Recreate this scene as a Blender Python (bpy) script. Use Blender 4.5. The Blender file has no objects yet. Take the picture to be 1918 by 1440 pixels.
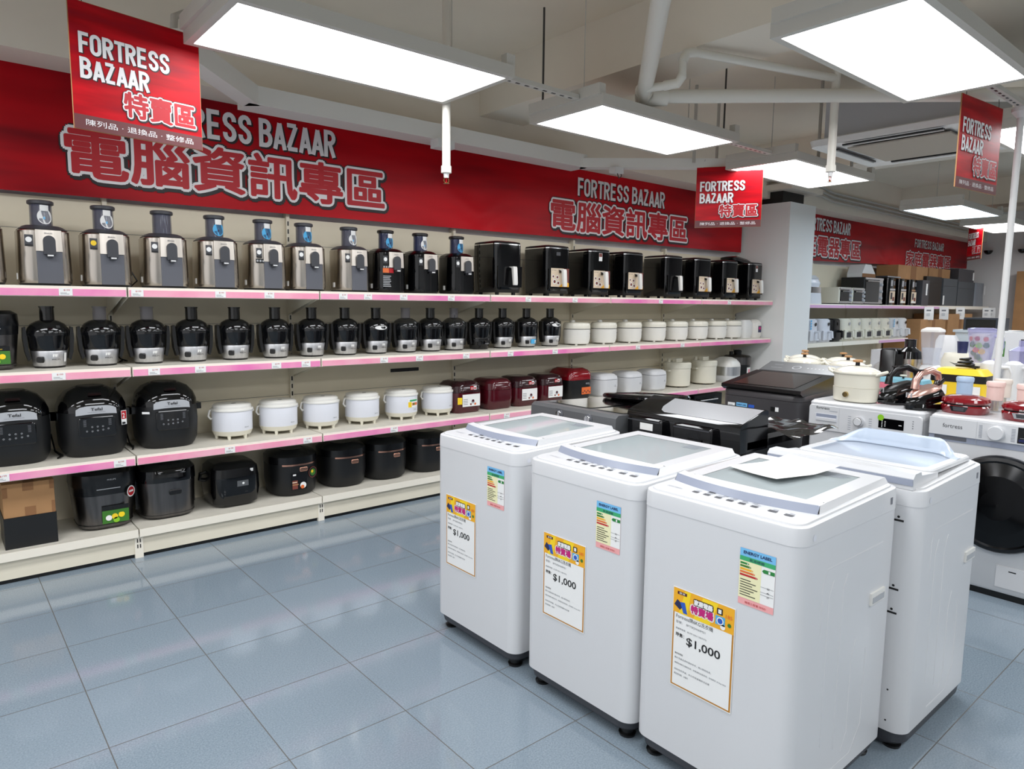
import bpy, math, random
from mathutils import Vector, Matrix
random.seed(7)
C = bpy.context.scene.collection
SC = bpy.context.scene
R = math.radians
PI = math.pi

# ------------------------------------------------------------------ camera, world, exposure
def cam_axes(yaw, pitch, roll):
    f = Vector((math.cos(yaw)*math.cos(pitch), math.sin(yaw)*math.cos(pitch), -math.sin(pitch)))
    r = Vector((math.sin(yaw), -math.cos(yaw), 0)); u = r.cross(f)
    return math.cos(roll)*r + math.sin(roll)*u, -math.sin(roll)*r + math.cos(roll)*u, f
cr, cu, cf = cam_axes(0.86804, 0.11722, 0.01153)
cd = bpy.data.cameras.new('camera'); cam = bpy.data.objects.new('camera', cd); C.objects.link(cam)
mw = Matrix((cr, cu, -cf)).transposed().to_4x4(); mw.translation = (0, 0, 1.3749); cam.matrix_world = mw
cd.sensor_fit = 'HORIZONTAL'; cd.sensor_width = 36; cd.lens = 1298.55/1918*36; cd.clip_start = .02
SC.camera = cam
wd = bpy.data.worlds.new('world'); SC.world = wd; wd.use_nodes = True
wd.node_tree.nodes['Background'].inputs[0].default_value = (.92, .93, .95, 1)
wd.node_tree.nodes['Background'].inputs[1].default_value = .8
SC.view_settings.view_transform = 'Standard'; SC.view_settings.look = 'None'
SC.view_settings.gamma = 1; SC.view_settings.use_curve_mapping = False
SC.view_settings.exposure = 0.27
LED_POWER = 9.0
CZ = 3.03   # slab height

# ------------------------------------------------------------------ materials
M = {}
def lin(c):
    return tuple((v/255/12.92) if v/255 <= .04045 else ((v/255+.055)/1.055)**2.4 for v in c) + (1,)
def mat(name, rgb, rough=.5, metal=0, spec=.5, alpha=1, emit=0, trans=0, coat=0, noise=0, nscale=30, ncol=None, aniso=False, bump=0):
    m = bpy.data.materials.new(name); m.use_nodes = True; nt = m.node_tree; b = nt.nodes['Principled BSDF']
    c = lin(rgb)
    b.inputs['Base Color'].default_value = c
    b.inputs['Roughness'].default_value = rough; b.inputs['Metallic'].default_value = metal
    b.inputs['Specular IOR Level'].default_value = spec; b.inputs['Alpha'].default_value = alpha
    b.inputs['Transmission Weight'].default_value = trans; b.inputs['Coat Weight'].default_value = coat
    if emit:
        b.inputs['Emission Color'].default_value = c; b.inputs['Emission Strength'].default_value = emit
    if noise or bump:
        tc = nt.nodes.new('ShaderNodeTexCoord'); n = nt.nodes.new('ShaderNodeTexNoise'); n.inputs['Scale'].default_value = nscale
        n.inputs['Detail'].default_value = 4
        if aniso:
            mp = nt.nodes.new('ShaderNodeMapping'); mp.inputs['Scale'].default_value = (1, 1, .02)
            nt.links.new(tc.outputs['Object'], mp.inputs[0]); nt.links.new(mp.outputs[0], n.inputs['Vector'])
        else:
            nt.links.new(tc.outputs['Object'], n.inputs['Vector'])
        if noise:
            mx = nt.nodes.new('ShaderNodeMix'); mx.data_type = 'RGBA'
            mx.inputs[6].default_value = c; mx.inputs[7].default_value = lin(ncol) if ncol else tuple(v*(1-noise) for v in c[:3])+(1,)
            rp = nt.nodes.new('ShaderNodeValToRGB'); rp.color_ramp.elements[0].position = .35; rp.color_ramp.elements[1].position = .65
            nt.links.new(n.outputs[0], rp.inputs[0]); nt.links.new(rp.outputs[0], mx.inputs[0]); nt.links.new(mx.outputs[2], b.inputs['Base Color'])
        if bump:
            bp = nt.nodes.new('ShaderNodeBump'); bp.inputs['Strength'].default_value = bump; bp.inputs['Distance'].default_value = .01
            nt.links.new(n.outputs[0], bp.inputs['Height']); nt.links.new(bp.outputs[0], b.inputs['Normal'])
    M[name] = m; return m
mat('white', (214, 215, 217), .28); mat('white_cover', (215, 216, 218), .22); mat('plate_steel', (214, 206, 196), .3, metal=1, noise=.12, nscale=50, aniso=True); mat('white_matte', (226, 226, 224), .6)
mat('band_and_lid_shade', (150, 157, 174), .3); mat('cream', (234, 226, 206), .55, noise=.06, nscale=3); mat('cream_lip', (246, 239, 224), .45)
mat('panel', (236, 226, 202), .6, noise=.05, nscale=2); mat('shelf_top', (216, 211, 198), .5, noise=.08, nscale=14)
mat('pink', (236, 120, 184), .5, noise=1, nscale=4, ncol=(246, 170, 196)); mat('pink_pale', (245, 180, 196), .5, noise=1, nscale=5, ncol=(244, 150, 180))
mat('lilac', (226, 176, 214), .5); mat('paper', (240, 240, 238), .6); mat('ink', (28, 28, 30), .6); mat('grey_ink', (120, 122, 128), .6); mat('pale_ink', (150, 155, 165), .6)
mat('door_glass', (5, 5, 6), .14, spec=.35); mat('black', (12, 12, 13), .35); mat('black_gloss', (6, 6, 8), .06, spec=.6); mat('black_matte', (15, 16, 18), .45); mat('black_soft', (12, 12, 14), .26)
mat('dark_grey', (62, 63, 68), .45); mat('mid_grey', (96, 98, 104), .4); mat('chute_grey', (92, 94, 102), .4); mat('light_grey', (176, 178, 182), .35)
mat('steel', (206, 198, 188), .24, metal=1, noise=.25, nscale=40, aniso=True); mat('steel_bright', (226, 226, 228), .36, metal=1, noise=.15, nscale=60, aniso=True)
mat('dark_steel', (112, 109, 108), .3, metal=1, noise=.2, nscale=50, aniso=True); mat('chrome', (230, 230, 232), .08, metal=1)
mat('copper', (214, 160, 138), .25, metal=1); mat('gold', (200, 178, 130), .25, metal=1); mat('rose', (214, 172, 160), .25, metal=.8)
mat('tube_blue', (64, 70, 100), .05, alpha=.5); mat('tube_grey', (120, 118, 128), .05, alpha=.45); mat('smoke', (12, 13, 16), .05, alpha=.82, spec=.7); mat('smoke_light', (28, 30, 33), .06, alpha=.62, spec=.7)
mat('clear', (222, 228, 240), .05, alpha=.28); mat('clear_violet', (186, 184, 226), .05, alpha=.45); mat('clear_blue', (206, 220, 238), .08, alpha=.55)
mat('glass_lid', (186, 196, 198), .04, alpha=.8, spec=.6); mat('tub', (196, 203, 204), .4)
mat('ivory', (226, 222, 206), .3); mat('ivory_gloss', (232, 228, 214), .12, coat=.4); mat('offwhite', (232, 230, 224), .3); mat('cool_white', (220, 222, 229), .25)
mat('maroon', (76, 16, 26), .14, coat=.3); mat('maroon_dark', (44, 14, 20), .14, coat=.3); mat('red', (190, 24, 34), .18, coat=.3); mat('red_dark', (128, 10, 24), .1, coat=.5)
mat('red_text', (184, 10, 28), .5); mat('white_text', (236, 233, 234), .5); mat('black_text', (22, 12, 16), .5); mat('band_brown', (98, 44, 46), .5)
mat('orange', (226, 110, 50), .5); mat('yellow', (244, 206, 40), .45); mat('poster_yellow', (242, 176, 32), .5); mat('sun_yellow', (250, 214, 30), .5); mat('gold_line', (190, 130, 40), .5)
mat('green', (40, 130, 60), .5); mat('lime', (140, 200, 40), .45); mat('leaf_green', (60, 120, 40), .5); mat('blue', (40, 90, 190), .45); mat('sky', (120, 190, 235), .4); mat('tag_blue', (78, 176, 228), .4); mat('navy', (34, 40, 84), .3)
mat('label_green', (60, 170, 110), .5); mat('label_cream', (240, 236, 190), .5); mat('label_pink', (240, 170, 170), .5); mat('magenta', (196, 30, 120), .5); mat('beige_print', (226, 206, 180), .5); mat('brown_print', (120, 60, 50), .5)
mat('card', (176, 132, 88), .75, noise=.12, nscale=6); mat('card_dark', (140, 98, 62), .75); mat('tape', (168, 124, 78), .3, alpha=.9)
mat('led', (250, 252, 255), .5, emit=LED_POWER); mat('led_cool', (206, 234, 255), .5, emit=LED_POWER*.8)
mat('grille', (176, 168, 156), .8, noise=.15, nscale=300); mat('fixture', (200, 196, 187), .45); mat('ceiling', (242, 231, 212), .85, noise=.05, nscale=1.5); mat('beam', (238, 228, 212), .8, noise=.05, nscale=2); mat('wall', (226, 225, 224), .7, noise=.03, nscale=2); mat('column', (240, 241, 239), .55)
mat('pipe', (226, 221, 210), .4); mat('cable', (60, 58, 56), .5); mat('conduit', (190, 186, 178), .5); mat('trunk', (230, 228, 222), .45); mat('brass', (150, 110, 70), .3, metal=1)
mat('taupe', (66, 64, 66), .35); mat('gun', (104, 106, 108), .3, metal=.3); mat('lid_black', (10, 9, 9), .22); mat('gun_lid', (60, 52, 48), .08, coat=.5); mat('silver_plate', (146, 147, 150), .22, metal=0); mat('film', (24, 22, 22), .07, alpha=.95, spec=.6, bump=.12, nscale=7)
mat('film_clear', (150, 146, 140), .06, alpha=.4, spec=.8, bump=.3, nscale=12); mat('pink_box', (240, 128, 150), .3); mat('teal', (110, 170, 188), .35); mat('tumbler_blue', (176, 200, 226), .3); mat('tumbler_pink', (236, 206, 198), .35); mat('tumbler_beige', (228, 214, 202), .35)
mat('blue_iron', (20, 44, 74), .1, coat=.4); mat('charcoal_fabric', (78, 82, 86), .7); mat('grey_bag', (128, 134, 142), .35, bump=.3, nscale=8); mat('window_tint', (70, 66, 60), .1)

def banner_material(name, streak=1.0, dark=(150, 8, 30)):
    m = bpy.data.materials.new(name); m.use_nodes = True; nt = m.node_tree; b = nt.nodes['Principled BSDF']
    b.inputs['Roughness'].default_value = .42; b.inputs['Specular IOR Level'].default_value = .18
    tc = nt.nodes.new('ShaderNodeTexCoord'); mp = nt.nodes.new('ShaderNodeMapping'); mp.inputs['Rotation'].default_value = (0, R(38), 0); mp.inputs['Scale'].default_value = (.35*streak, 1, 2.4*streak)
    n = nt.nodes.new('ShaderNodeTexNoise'); n.inputs['Scale'].default_value = 1.6; n.inputs['Detail'].default_value = 3
    rp = nt.nodes.new('ShaderNodeValToRGB'); e = rp.color_ramp.elements
    e[0].position = .3; e[0].color = lin(dark); e[1].position = .68; e[1].color = lin((204, 8, 26)); q = e.new(.47); q.color = lin((172, 3, 20))
    nt.links.new(tc.outputs['Object'], mp.inputs[0]); nt.links.new(mp.outputs[0], n.inputs['Vector']); nt.links.new(n.outputs[0], rp.inputs[0]); nt.links.new(rp.outputs[0], b.inputs['Base Color'])
    M[name] = m
banner_material('banner', 1.0, (100, 0, 16)); banner_material('sign_red', 5.0)

def floor_material():
    m = bpy.data.materials.new('floor_tiles'); m.use_nodes = True; nt = m.node_tree; b = nt.nodes['Principled BSDF']; L = nt.links.new
    g = nt.nodes.new('ShaderNodeNewGeometry'); sp = nt.nodes.new('ShaderNodeSeparateXYZ'); L(g.outputs['Position'], sp.inputs[0])
    def mth(op, a, bv=None):
        k = nt.nodes.new('ShaderNodeMath'); k.operation = op
        for i, v in enumerate((a, bv)):
            if v is None: continue
            if isinstance(v, (int, float)): k.inputs[i].default_value = v
            else: L(v, k.inputs[i])
        return k.outputs[0]
    S = .405
    def axis(o, off):
        t = mth('DIVIDE', mth('SUBTRACT', o, off), S); fr = mth('FRACT', mth('ADD', t, 50.0))
        d = mth('MULTIPLY', mth('MINIMUM', fr, mth('SUBTRACT', 1.0, fr)), S)
        return mth('LESS_THAN', d, .0017), mth('FLOOR', mth('ADD', t, 50.0))
    gx, ix = axis(sp.outputs[0], .3481); gy, iy = axis(sp.outputs[1], 3.12)
    grout = mth('MAXIMUM', gx, gy)
    cb = nt.nodes.new('ShaderNodeCombineXYZ'); L(ix, cb.inputs[0]); L(iy, cb.inputs[1])
    wn = nt.nodes.new('ShaderNodeTexWhiteNoise'); L(cb.outputs[0], wn.inputs['Vector'])
    n1 = nt.nodes.new('ShaderNodeTexNoise'); n1.inputs['Scale'].default_value = 190; n1.inputs['Detail'].default_value = 2; L(g.outputs['Position'], n1.inputs['Vector'])
    n2 = nt.nodes.new('ShaderNodeTexNoise'); n2.inputs['Scale'].default_value = 2.2; n2.inputs['Detail'].default_value = 4; L(g.outputs['Position'], n2.inputs['Vector'])
    def mix(f, a, c):
        x = nt.nodes.new('ShaderNodeMix'); x.data_type = 'RGBA'; L(f, x.inputs[0])
        for i, v in ((6, a), (7, c)):
            if isinstance(v, tuple): x.inputs[i].default_value = v
            else: L(v, x.inputs[i])
        return x.outputs[2]
    c0 = mix(wn.outputs['Value'], lin((114, 130, 142)), lin((124, 139, 151)))
    rp = nt.nodes.new('ShaderNodeValToRGB'); rp.color_ramp.elements[0].position = .35; rp.color_ramp.elements[1].position = .7; L(n1.outputs[0], rp.inputs[0])
    c1 = mix(mth('MULTIPLY', rp.outputs[0], .55), c0, lin((156, 170, 180)))
    c2 = mix(mth('MULTIPLY', n2.outputs[0], .25), c1, lin((150, 158, 170)))
    c3 = mix(grout, c2, lin((92, 92, 90)))
    L(c3, b.inputs['Base Color'])
    L(mth('ADD', mth('MULTIPLY', n2.outputs[0], .08), mth('ADD', mth('MULTIPLY', grout, .4), .05)), b.inputs['Roughness'])
    b.inputs['Specular IOR Level'].default_value = .6
    M['floor_tiles'] = m
floor_material()

# ------------------------------------------------------------------ mesh building
def rrect(hw, hd, r, n=5):
    r = min(r, hw*.999, hd*.999); pts = []
    for cx, cy, a0 in ((hw-r, -hd+r, -90), (hw-r, hd-r, 0), (-hw+r, hd-r, 90), (-hw+r, -hd+r, 180)):
        for i in range(n+1):
            a = R(a0 + 90*i/n); pts.append((cx + r*math.cos(a), cy + r*math.sin(a)))
    return pts
TXT = {}
def text_geo(s, off=0):
    k = (s, off)
    if k not in TXT:
        cu_ = bpy.data.curves.new('t', 'FONT'); cu_.body = s; cu_.offset = off; cu_.resolution_u = 3; cu_.fill_mode = 'FRONT'
        o = bpy.data.objects.new('t', cu_); C.objects.link(o)
        dg = bpy.context.evaluated_depsgraph_get(); dg.update()
        me = bpy.data.meshes.new_from_object(o.evaluated_get(dg))
        v = [(p.co.x, p.co.y) for p in me.vertices]; f = [tuple(p.vertices) for p in me.polygons]
        bpy.data.objects.remove(o); bpy.data.curves.remove(cu_); bpy.data.meshes.remove(me)
        xs = [p[0] for p in v]; ys = [p[1] for p in v]
        x0, x1, y0, y1 = min(xs), max(xs), min(ys), max(ys)
        TXT[k] = ([((x-x0)/(x1-x0), (y-y0)/(y1-y0)) for x, y in v], f)
    return TXT[k]
class MB:
    def __init__(s): s.v = []; s.f = []; s.m = []
    def add(s, verts, faces, m):
        k = len(s.v); s.v += [tuple(p) for p in verts]
        for f in faces: s.f.append(tuple(i+k for i in f)); s.m.append(m)
        return s
    def box(s, x0, x1, y0, y1, z0, z1, m, top=None):
        v = [(x0,y0,z0),(x1,y0,z0),(x1,y1,z0),(x0,y1,z0),(x0,y0,z1),(x1,y0,z1),(x1,y1,z1),(x0,y1,z1)]
        s.add(v, [(3,2,1,0),(0,1,5,4),(1,2,6,5),(2,3,7,6),(3,0,4,7)], m); s.add(v[4:], [(0,1,2,3)], top or m); return s
    def loft(s, secs, m, cap0=True, cap1=True, n=5, capm=None):
        rings = []
        for q in secs:
            z, hw, hd, r = q[:4]; cx = q[4] if len(q) > 4 else 0; cy = q[5] if len(q) > 5 else 0; t = q[6] if len(q) > 6 else 0
            rings.append([(x+cx, y+cy, z+t*y) for x, y in rrect(hw, hd, r, n)])
        return s.rings(rings, m, cap0, cap1, capm)
    def rings(s, rings, m, cap0=True, cap1=True, capm=None):
        N = len(rings[0]); v = [p for r in rings for p in r]; f = []
        for i in range(len(rings)-1):
            a, b = i*N, (i+1)*N
            f += [(a+j, a+(j+1) % N, b+(j+1) % N, b+j) for j in range(N)]
        s.add(v, f, m)
        if cap0: s.add(rings[0][::-1], [tuple(range(N))], m)
        if cap1: s.add(rings[-1], [tuple(range(N))], capm or m)
        return s
    def lathe(s, prof, m, seg=28, cx=0, cy=0, cap0=True, cap1=True, sy=1.0):
        return s.rings([[(cx+r*math.cos(2*PI*i/seg), cy+sy*r*math.sin(2*PI*i/seg), z) for i in range(seg)] for r, z in prof], m, cap0, cap1)
    def tube(s, pts, r, m, seg=10, cap=True, rs=None):
        P = [Vector(p) for p in pts]; rings = []; n0 = None
        for i, p in enumerate(P):
            t = (P[min(i+1, len(P)-1)] - P[max(i-1, 0)]).normalized()
            if n0 is None: n0 = t.orthogonal().normalized()
            n0 = (n0 - t*n0.dot(t)).normalized(); b = t.cross(n0); rr = rs[i] if rs else r
            rings.append([p + rr*(math.cos(2*PI*j/seg)*n0 + math.sin(2*PI*j/seg)*b) for j in range(seg)])
        return s.rings(rings, m, cap, cap)
    def prism(s, poly, axis, a0, a1, m, capm=None):
        def P(u, v, w): return {'x': (w, u, v), 'y': (u, w, v), 'z': (u, v, w)}[axis]
        N = len(poly); v = [P(u, w, a0) for u, w in poly] + [P(u, w, a1) for u, w in poly]
        f = [(j, (j+1) % N, N+(j+1) % N, N+j) for j in range(N)]
        s.add(v, f, m); s.add(v, [tuple(range(N))[::-1], tuple(range(N, 2*N))], capm or m); return s
    def quad(s, o, u, v, w, h, m):
        o, u, v = Vector(o), Vector(u), Vector(v); return s.add([o, o+u*w, o+u*w+v*h, o+v*h], [(0,1,2,3)], m)
    def poly(s, o, u, v, pts, m):
        o, u, v = Vector(o), Vector(u), Vector(v); return s.add([o+u*a+v*b for a, b in pts], [tuple(range(len(pts)))], m)
    def disc(s, o, u, v, r, m, n=20, ry=None):
        return s.poly(o, u, v, [(r*math.cos(2*PI*i/n), (ry or r)*math.sin(2*PI*i/n)) for i in range(n)], m)
    def text(s, t, o, u, v, w, h, m, off=0, ring=0, nr=10, lift=0):
        V, F = text_geo(t, off); o, u, v = Vector(o), Vector(u), Vector(v); nn = u.cross(v)
        sh = [(0, 0)] + ([(ring*math.cos(2*PI*i/nr), ring*math.sin(2*PI*i/nr)) for i in range(nr)] if ring else [])
        for i, (dx, dy) in enumerate(sh):
            s.add([o + u*(a*w+dx) + v*(b*h+dy) + nn*(lift + i*2e-5) for a, b in V], F, m)
        return s
    def arc(s, rad, a0, a1, z0, z1, m, cx=0, cy=0, n=8, rad1=None):   # patch hugging a round body, angles from the front (-y)
        rad1 = rad1 or rad
        v = []
        for i in range(n+1):
            a = R(a0+(a1-a0)*i/n)
            for rr, z in ((rad, z0), (rad1, z1)): v.append((cx+rr*math.sin(a), cy-rr*math.cos(a), z))
        return s.add(v, [(2*i, 2*i+2, 2*i+3, 2*i+1) for i in range(n)], m)
    def sphere(s, c, r, m, seg=16, rx=1, ry=1, rz=1, z0=-90, z1=90, n=8):
        return s.rings([[(c[0]+rx*r*math.cos(R(a))*math.cos(2*PI*i/seg), c[1]+ry*r*math.cos(R(a))*math.sin(2*PI*i/seg), c[2]+rz*r*math.sin(R(a))) for i in range(seg)] for a in [z0+.5+(z1-z0-1)*k/n for k in range(n+1)]], m)
    def xf(s, mtx, k0=0):
        s.v = s.v[:k0] + [tuple(mtx @ Vector(p)) for p in s.v[k0:]]; return s
    def build(s, name, parent=None, smooth=True, ang=38, label=None, kind=None):
        me = bpy.data.meshes.new(name); me.from_pydata(s.v, [], s.f)
        names = []
        for m in s.m:
            if m not in names: names.append(m)
        for m in names: me.materials.append(M[m])
        for p, m in zip(me.polygons, s.m): p.material_index = names.index(m)
        me.update()
        if smooth:
            me.polygons.foreach_set('use_smooth', [True]*len(me.polygons)); me.set_sharp_from_angle(angle=R(ang))
        o = bpy.data.objects.new(name, me); C.objects.link(o)
        if parent: o.parent = parent
        if label: o['label'] = label
        if kind: o['kind'] = kind
        return o
def arc_pts(cx, cy, r, a0, a1, n=9): return [(cx+r*math.cos(R(a0+(a1-a0)*i/n)), cy+r*math.sin(R(a0+(a1-a0)*i/n))) for i in range(n+1)]
STEM = [(.08, 0), (.08, 1)]
GLYPH = {'F': [STEM, [(.0, .92), (.5, .92)], [(.08, .5), (.45, .5)]], 'E': [STEM, [(.0, .92), (.5, .92)], [(.08, .51), (.46, .51)], [(.0, .08), (.5, .08)]],
 'T': [[(-.02, .92), (.54, .92)], [(.26, 0), (.26, .92)]], 'O': [arc_pts(.28, .72, .2, 0, 180)+arc_pts(.28, .28, .2, 180, 360)+[(.48, .72)]],
 'R': [STEM, [(.0, .92), (.27, .92)]+arc_pts(.27, .715, .205, 88, -88)+[(.08, .51)], [(.27, .51), (.48, 0)]],
 'B': [STEM, [(.0, .92), (.26, .92)]+arc_pts(.26, .73, .19, 88, -88)+[(.08, .54)], [(.08, .53), (.27, .53)]+arc_pts(.27, .305, .225, 88, -88)+[(.0, .08)]],
 'S': [[(.46, .69)]+arc_pts(.27, .73, .19, 0, 190)+[(.13, .6), (.27, .52), (.41, .42)]+arc_pts(.27, .27, .19, 15, -180)+[(.08, .31)]],
 'A': [[(.05, 0), (.27, .93)], [(.27, .93), (.49, 0)], [(.13, .27), (.41, .27)]], 'Z': [[(.02, .92), (.44, .92)], [(.43, .9), (.07, .1)], [(.04, .08), (.49, .08)]]}
def block_text(mb, t, o, u, v, w, h, m, th=.15, lift=0):   # upright condensed sans capitals drawn as strokes
    o, u, v = Vector(o), Vector(u), Vector(v); nn = u.cross(v); x = 0; pos = []
    for ch in t:
        if ch == ' ': x += .24; continue
        pos.append((ch, x)); x += {'A': .6, 'Z': .6, 'T': .58, 'F': .58}.get(ch, .65)
    L = x-.1; k = 0
    for ch, px in pos:
        for st in GLYPH[ch]:
            P = [Vector(((px+a)/L*w, b*h)) for a, b in st]; n = len(P); le = []; hw = th*h/2
            for i in range(n):
                d0 = (P[i]-P[i-1]).normalized() if i else (P[1]-P[0]).normalized(); d1 = (P[i+1]-P[i]).normalized() if i < n-1 else d0
                b = (d0+d1).normalized(); q = Vector((-b.y, b.x)); f = min(1.6, 1/max(.4, q.dot(Vector((-d0.y, d0.x))))); le += [P[i]+q*hw*f, P[i]-q*hw*f]
            k += 1
            mb.add([o+u*p.x+v*p.y+nn*(lift+k*1.5e-5) for p in le], [(2*i+1, 2*i+3, 2*i+2, 2*i) for i in range(n-1)], m)
X, Y, Z = Vector((1,0,0)), Vector((0,1,0)), Vector((0,0,1))
def thing(name, label, cat, loc=(0,0,0), rz=0, group=None):
    o = bpy.data.objects.new(name, None); C.objects.link(o); o.location = loc; o.rotation_euler = (0, 0, rz); o.empty_display_size = .05
    tag(o, label, cat, group); return o
def tag(o, label, cat, group=None):
    o['label'] = label; o['category'] = cat
    if group: o['group'] = group
    return o
def struct(o): o['kind'] = 'structure'; return o
def copy_tree(o, parent=None):
    c = o.copy(); C.objects.link(c)
    if parent: c.parent = parent
    for ch in list(o.children): copy_tree(ch, c)
    return c
def dup(o, loc, label, rz=None):
    c = copy_tree(o); c.location = loc; c['label'] = label
    if rz is not None: c.rotation_euler = (0, 0, rz)
    return c
ORD_ = 0
ORD = ['first','second','third','fourth','fifth','sixth','seventh','eighth','ninth','tenth','eleventh','twelfth','thirteenth','fourteenth','fifteenth','sixteenth']
FY = -Y   # fronts of appliances look towards local -y

# ------------------------------------------------------------------ room shell
struct(MB().box(-4, 14.4, -4, 4.6, -.1, 0, 'floor_tiles').build('floor', smooth=False))
struct(MB().box(-4, 14.4, -4, 4.7, CZ, CZ+.1, 'ceiling').build('ceiling', smooth=False))
struct(MB().box(-4, 14.5, 4.47, 4.6, 0, CZ, 'wall').build('wall_left', smooth=False))
struct(MB().box(14.4, 14.5, -4, 4.47, 0, CZ, 'wall').build('wall_far', smooth=False))
struct(MB().box(-4, 14.5, -4.1, -4, 0, CZ, 'wall').build('wall_right', smooth=False))
cb = MB()
cb.box(3.14, 3.55, -4, 4.1, 2.70, CZ, 'beam'); struct(cb.build('ceiling_beam', smooth=False))
struct(MB().box(6.75, 7.15, -4, 4.1, 2.70, CZ, 'beam').build('ceiling_beam', smooth=False))
struct(MB().box(10.6, 11.0, -4, 4.1, 2.70, CZ, 'beam').build('ceiling_beam', smooth=False))
struct(MB().box(-.75, -.35, -4, 4.1, 2.70, CZ, 'beam').build('ceiling_beam', smooth=False))
struct(MB().box(-4, 14.4, 4.1, 4.47, 2.53, CZ, 'beam').build('wall_beam', smooth=False))
cl = MB().box(7.07, 7.62, 3.83, 4.47, 0, 2.47, 'column'); cl.box(7.12, 7.57, 3.95, 4.47, 2.47, 2.62, 'black_matte'); cl.box(7.02, 7.7, 3.8, 4.47, 2.6, 2.66, 'beam')
struct(cl.build('column', smooth=False))

# ------------------------------------------------------------------ wall shelving
SX = [-.515, .7964, 1.829, 3.14, 4.432, 5.738, 7.044]
Z3, Z2, Z1, ZD = .562, 1.026, 1.431, .16
YF = 3.96
TAGS = {1: [.53, 1.25, .84, 1.52, 2.15, 2.41, 2.79, 1.98, 3.5, 4.0, 5.1, 6.2, .1], 2: [.48, .9, 1.13, 1.55, 1.73, 2.53, 2.26, 2.92, 3.33, 3.79, 4.8, 5.45, .12], 3: [.23, .72, 1.27, 1.73, 2.33, 3.3, 4.0, 5.2, 6.3]}
def price_tag(x, z, parent, y=YF-.0075):
    t = MB().box(x-.028, x+.028, y-.001, y+.001, z-.018, z+.018, 'paper')
    t.text('$199', (x-.008, y-.0015, z+.003), X, Z, .026, .009, 'red_text')
    for k in range(2): t.box(x-.022, x+.004+.01*k, y-.0014, y-.001, z-.006-.006*k, z-.004-.006*k, 'grey_ink')
    return t.build('price_tag', parent, smooth=False)
bay_words = ['cream shelving bay nearest the frame edge with the carton', 'narrow cream shelving bay holding three big black multicookers', 'cream shelving bay holding small white footed rice cookers', 'cream shelving bay holding the maroon rice cookers', 'cream shelving bay under the third and fourth air fryers', 'cream shelving bay beside the pale column']
for i in range(6):
    x0, x1 = SX[i], SX[i+1]; xm = (x0+x1)/2
    u = thing('shelving_unit', bay_words[i], 'shelving', (0, 0, 0), 0, 'wall shelving bays')
    bp = MB(); bp.box(x0+.012, x1-.012, 4.43, 4.45, .1, 1.9, 'panel')
    for zs in (Z3+.19, Z2+.2, Z1+.3): bp.box(x0+.015, x1-.015, 4.4285, 4.43, zs, zs+.002, 'mid_grey')
    if i == 2:   # pull-down cable slot in the back panel
        bp.box(xm+.1, xm+.34, 4.425, 4.431, .86, .885, 'black')
    bp.build('back_panel', u, smooth=False)
    for xu in ([x0, x1] if i == 0 else [x1]):
        up = MB().box(xu-.011, xu+.011, 4.405, 4.46, .0, 1.93, 'cream')
        z = .2
        while z < 1.9:
            up.box(xu-.004, xu+.004, 4.4025, 4.4052, z, z+.028, 'black'); z += .05
        up.box(xu-.02, xu+.02, 4.0, 4.03, .0, .13, 'cream_lip')
        for zz in (.055, .085): up.box(xu-.009, xu-.004, 3.9985, 4.0, zz, zz+.02, 'black'); up.box(xu+.004, xu+.009, 3.9985, 4.0, zz, zz+.02, 'black')
        up.build('upright', u, smooth=False)
    dk = MB().box(x0+.003, x1-.003, 3.99, 4.43, ZD-.03, ZD, 'shelf_top'); dk.box(x0+.003, x1-.003, 3.982, 3.992, ZD-.042, ZD, 'cream_lip'); dk.build('base_deck', u, smooth=False)
    MB().box(x0+.02, x1-.02, 4.005, 4.03, .022, ZD-.03, 'cream').build('kick_panel', u, smooth=False)
    MB().box(x0, x1, 4.02, 4.06, 0, .024, 'black').build('toe_strip', u, smooth=False)
    for lv, zt in ((3, Z3), (2, Z2), (1, Z1)):
        s = MB().box(x0+.004, x1-.004, YF+.004, 4.41, zt-.03, zt, 'shelf_top', top='shelf_top')
        s.box(x0+.004, x1-.004, YF-.002, YF+.006, zt-.05, zt, 'cream_lip')
        for xb in (x0+.014, x1-.014):
            s.prism([(4.41, zt-.03), (4.0, zt-.03), (4.0, zt-.045), (4.41, zt-.15)], 'x', xb-.002, xb+.002, 'cream')
        sh = s.build('shelf', u, smooth=False)
        st = MB(); pm = 'pink' if (i+lv) % 2 else 'pink_pale'
        st.box(x0+.008, x1-.008, YF-.006, YF-.001, zt-.047, zt-.014, pm)
        st.build('price_strip', sh, smooth=False)
        for tx in TAGS[lv]:
            if x0+.03 < tx < x1-.03: price_tag(tx, zt-.028, sh)
    bpy.data.objects[u.name]

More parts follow.
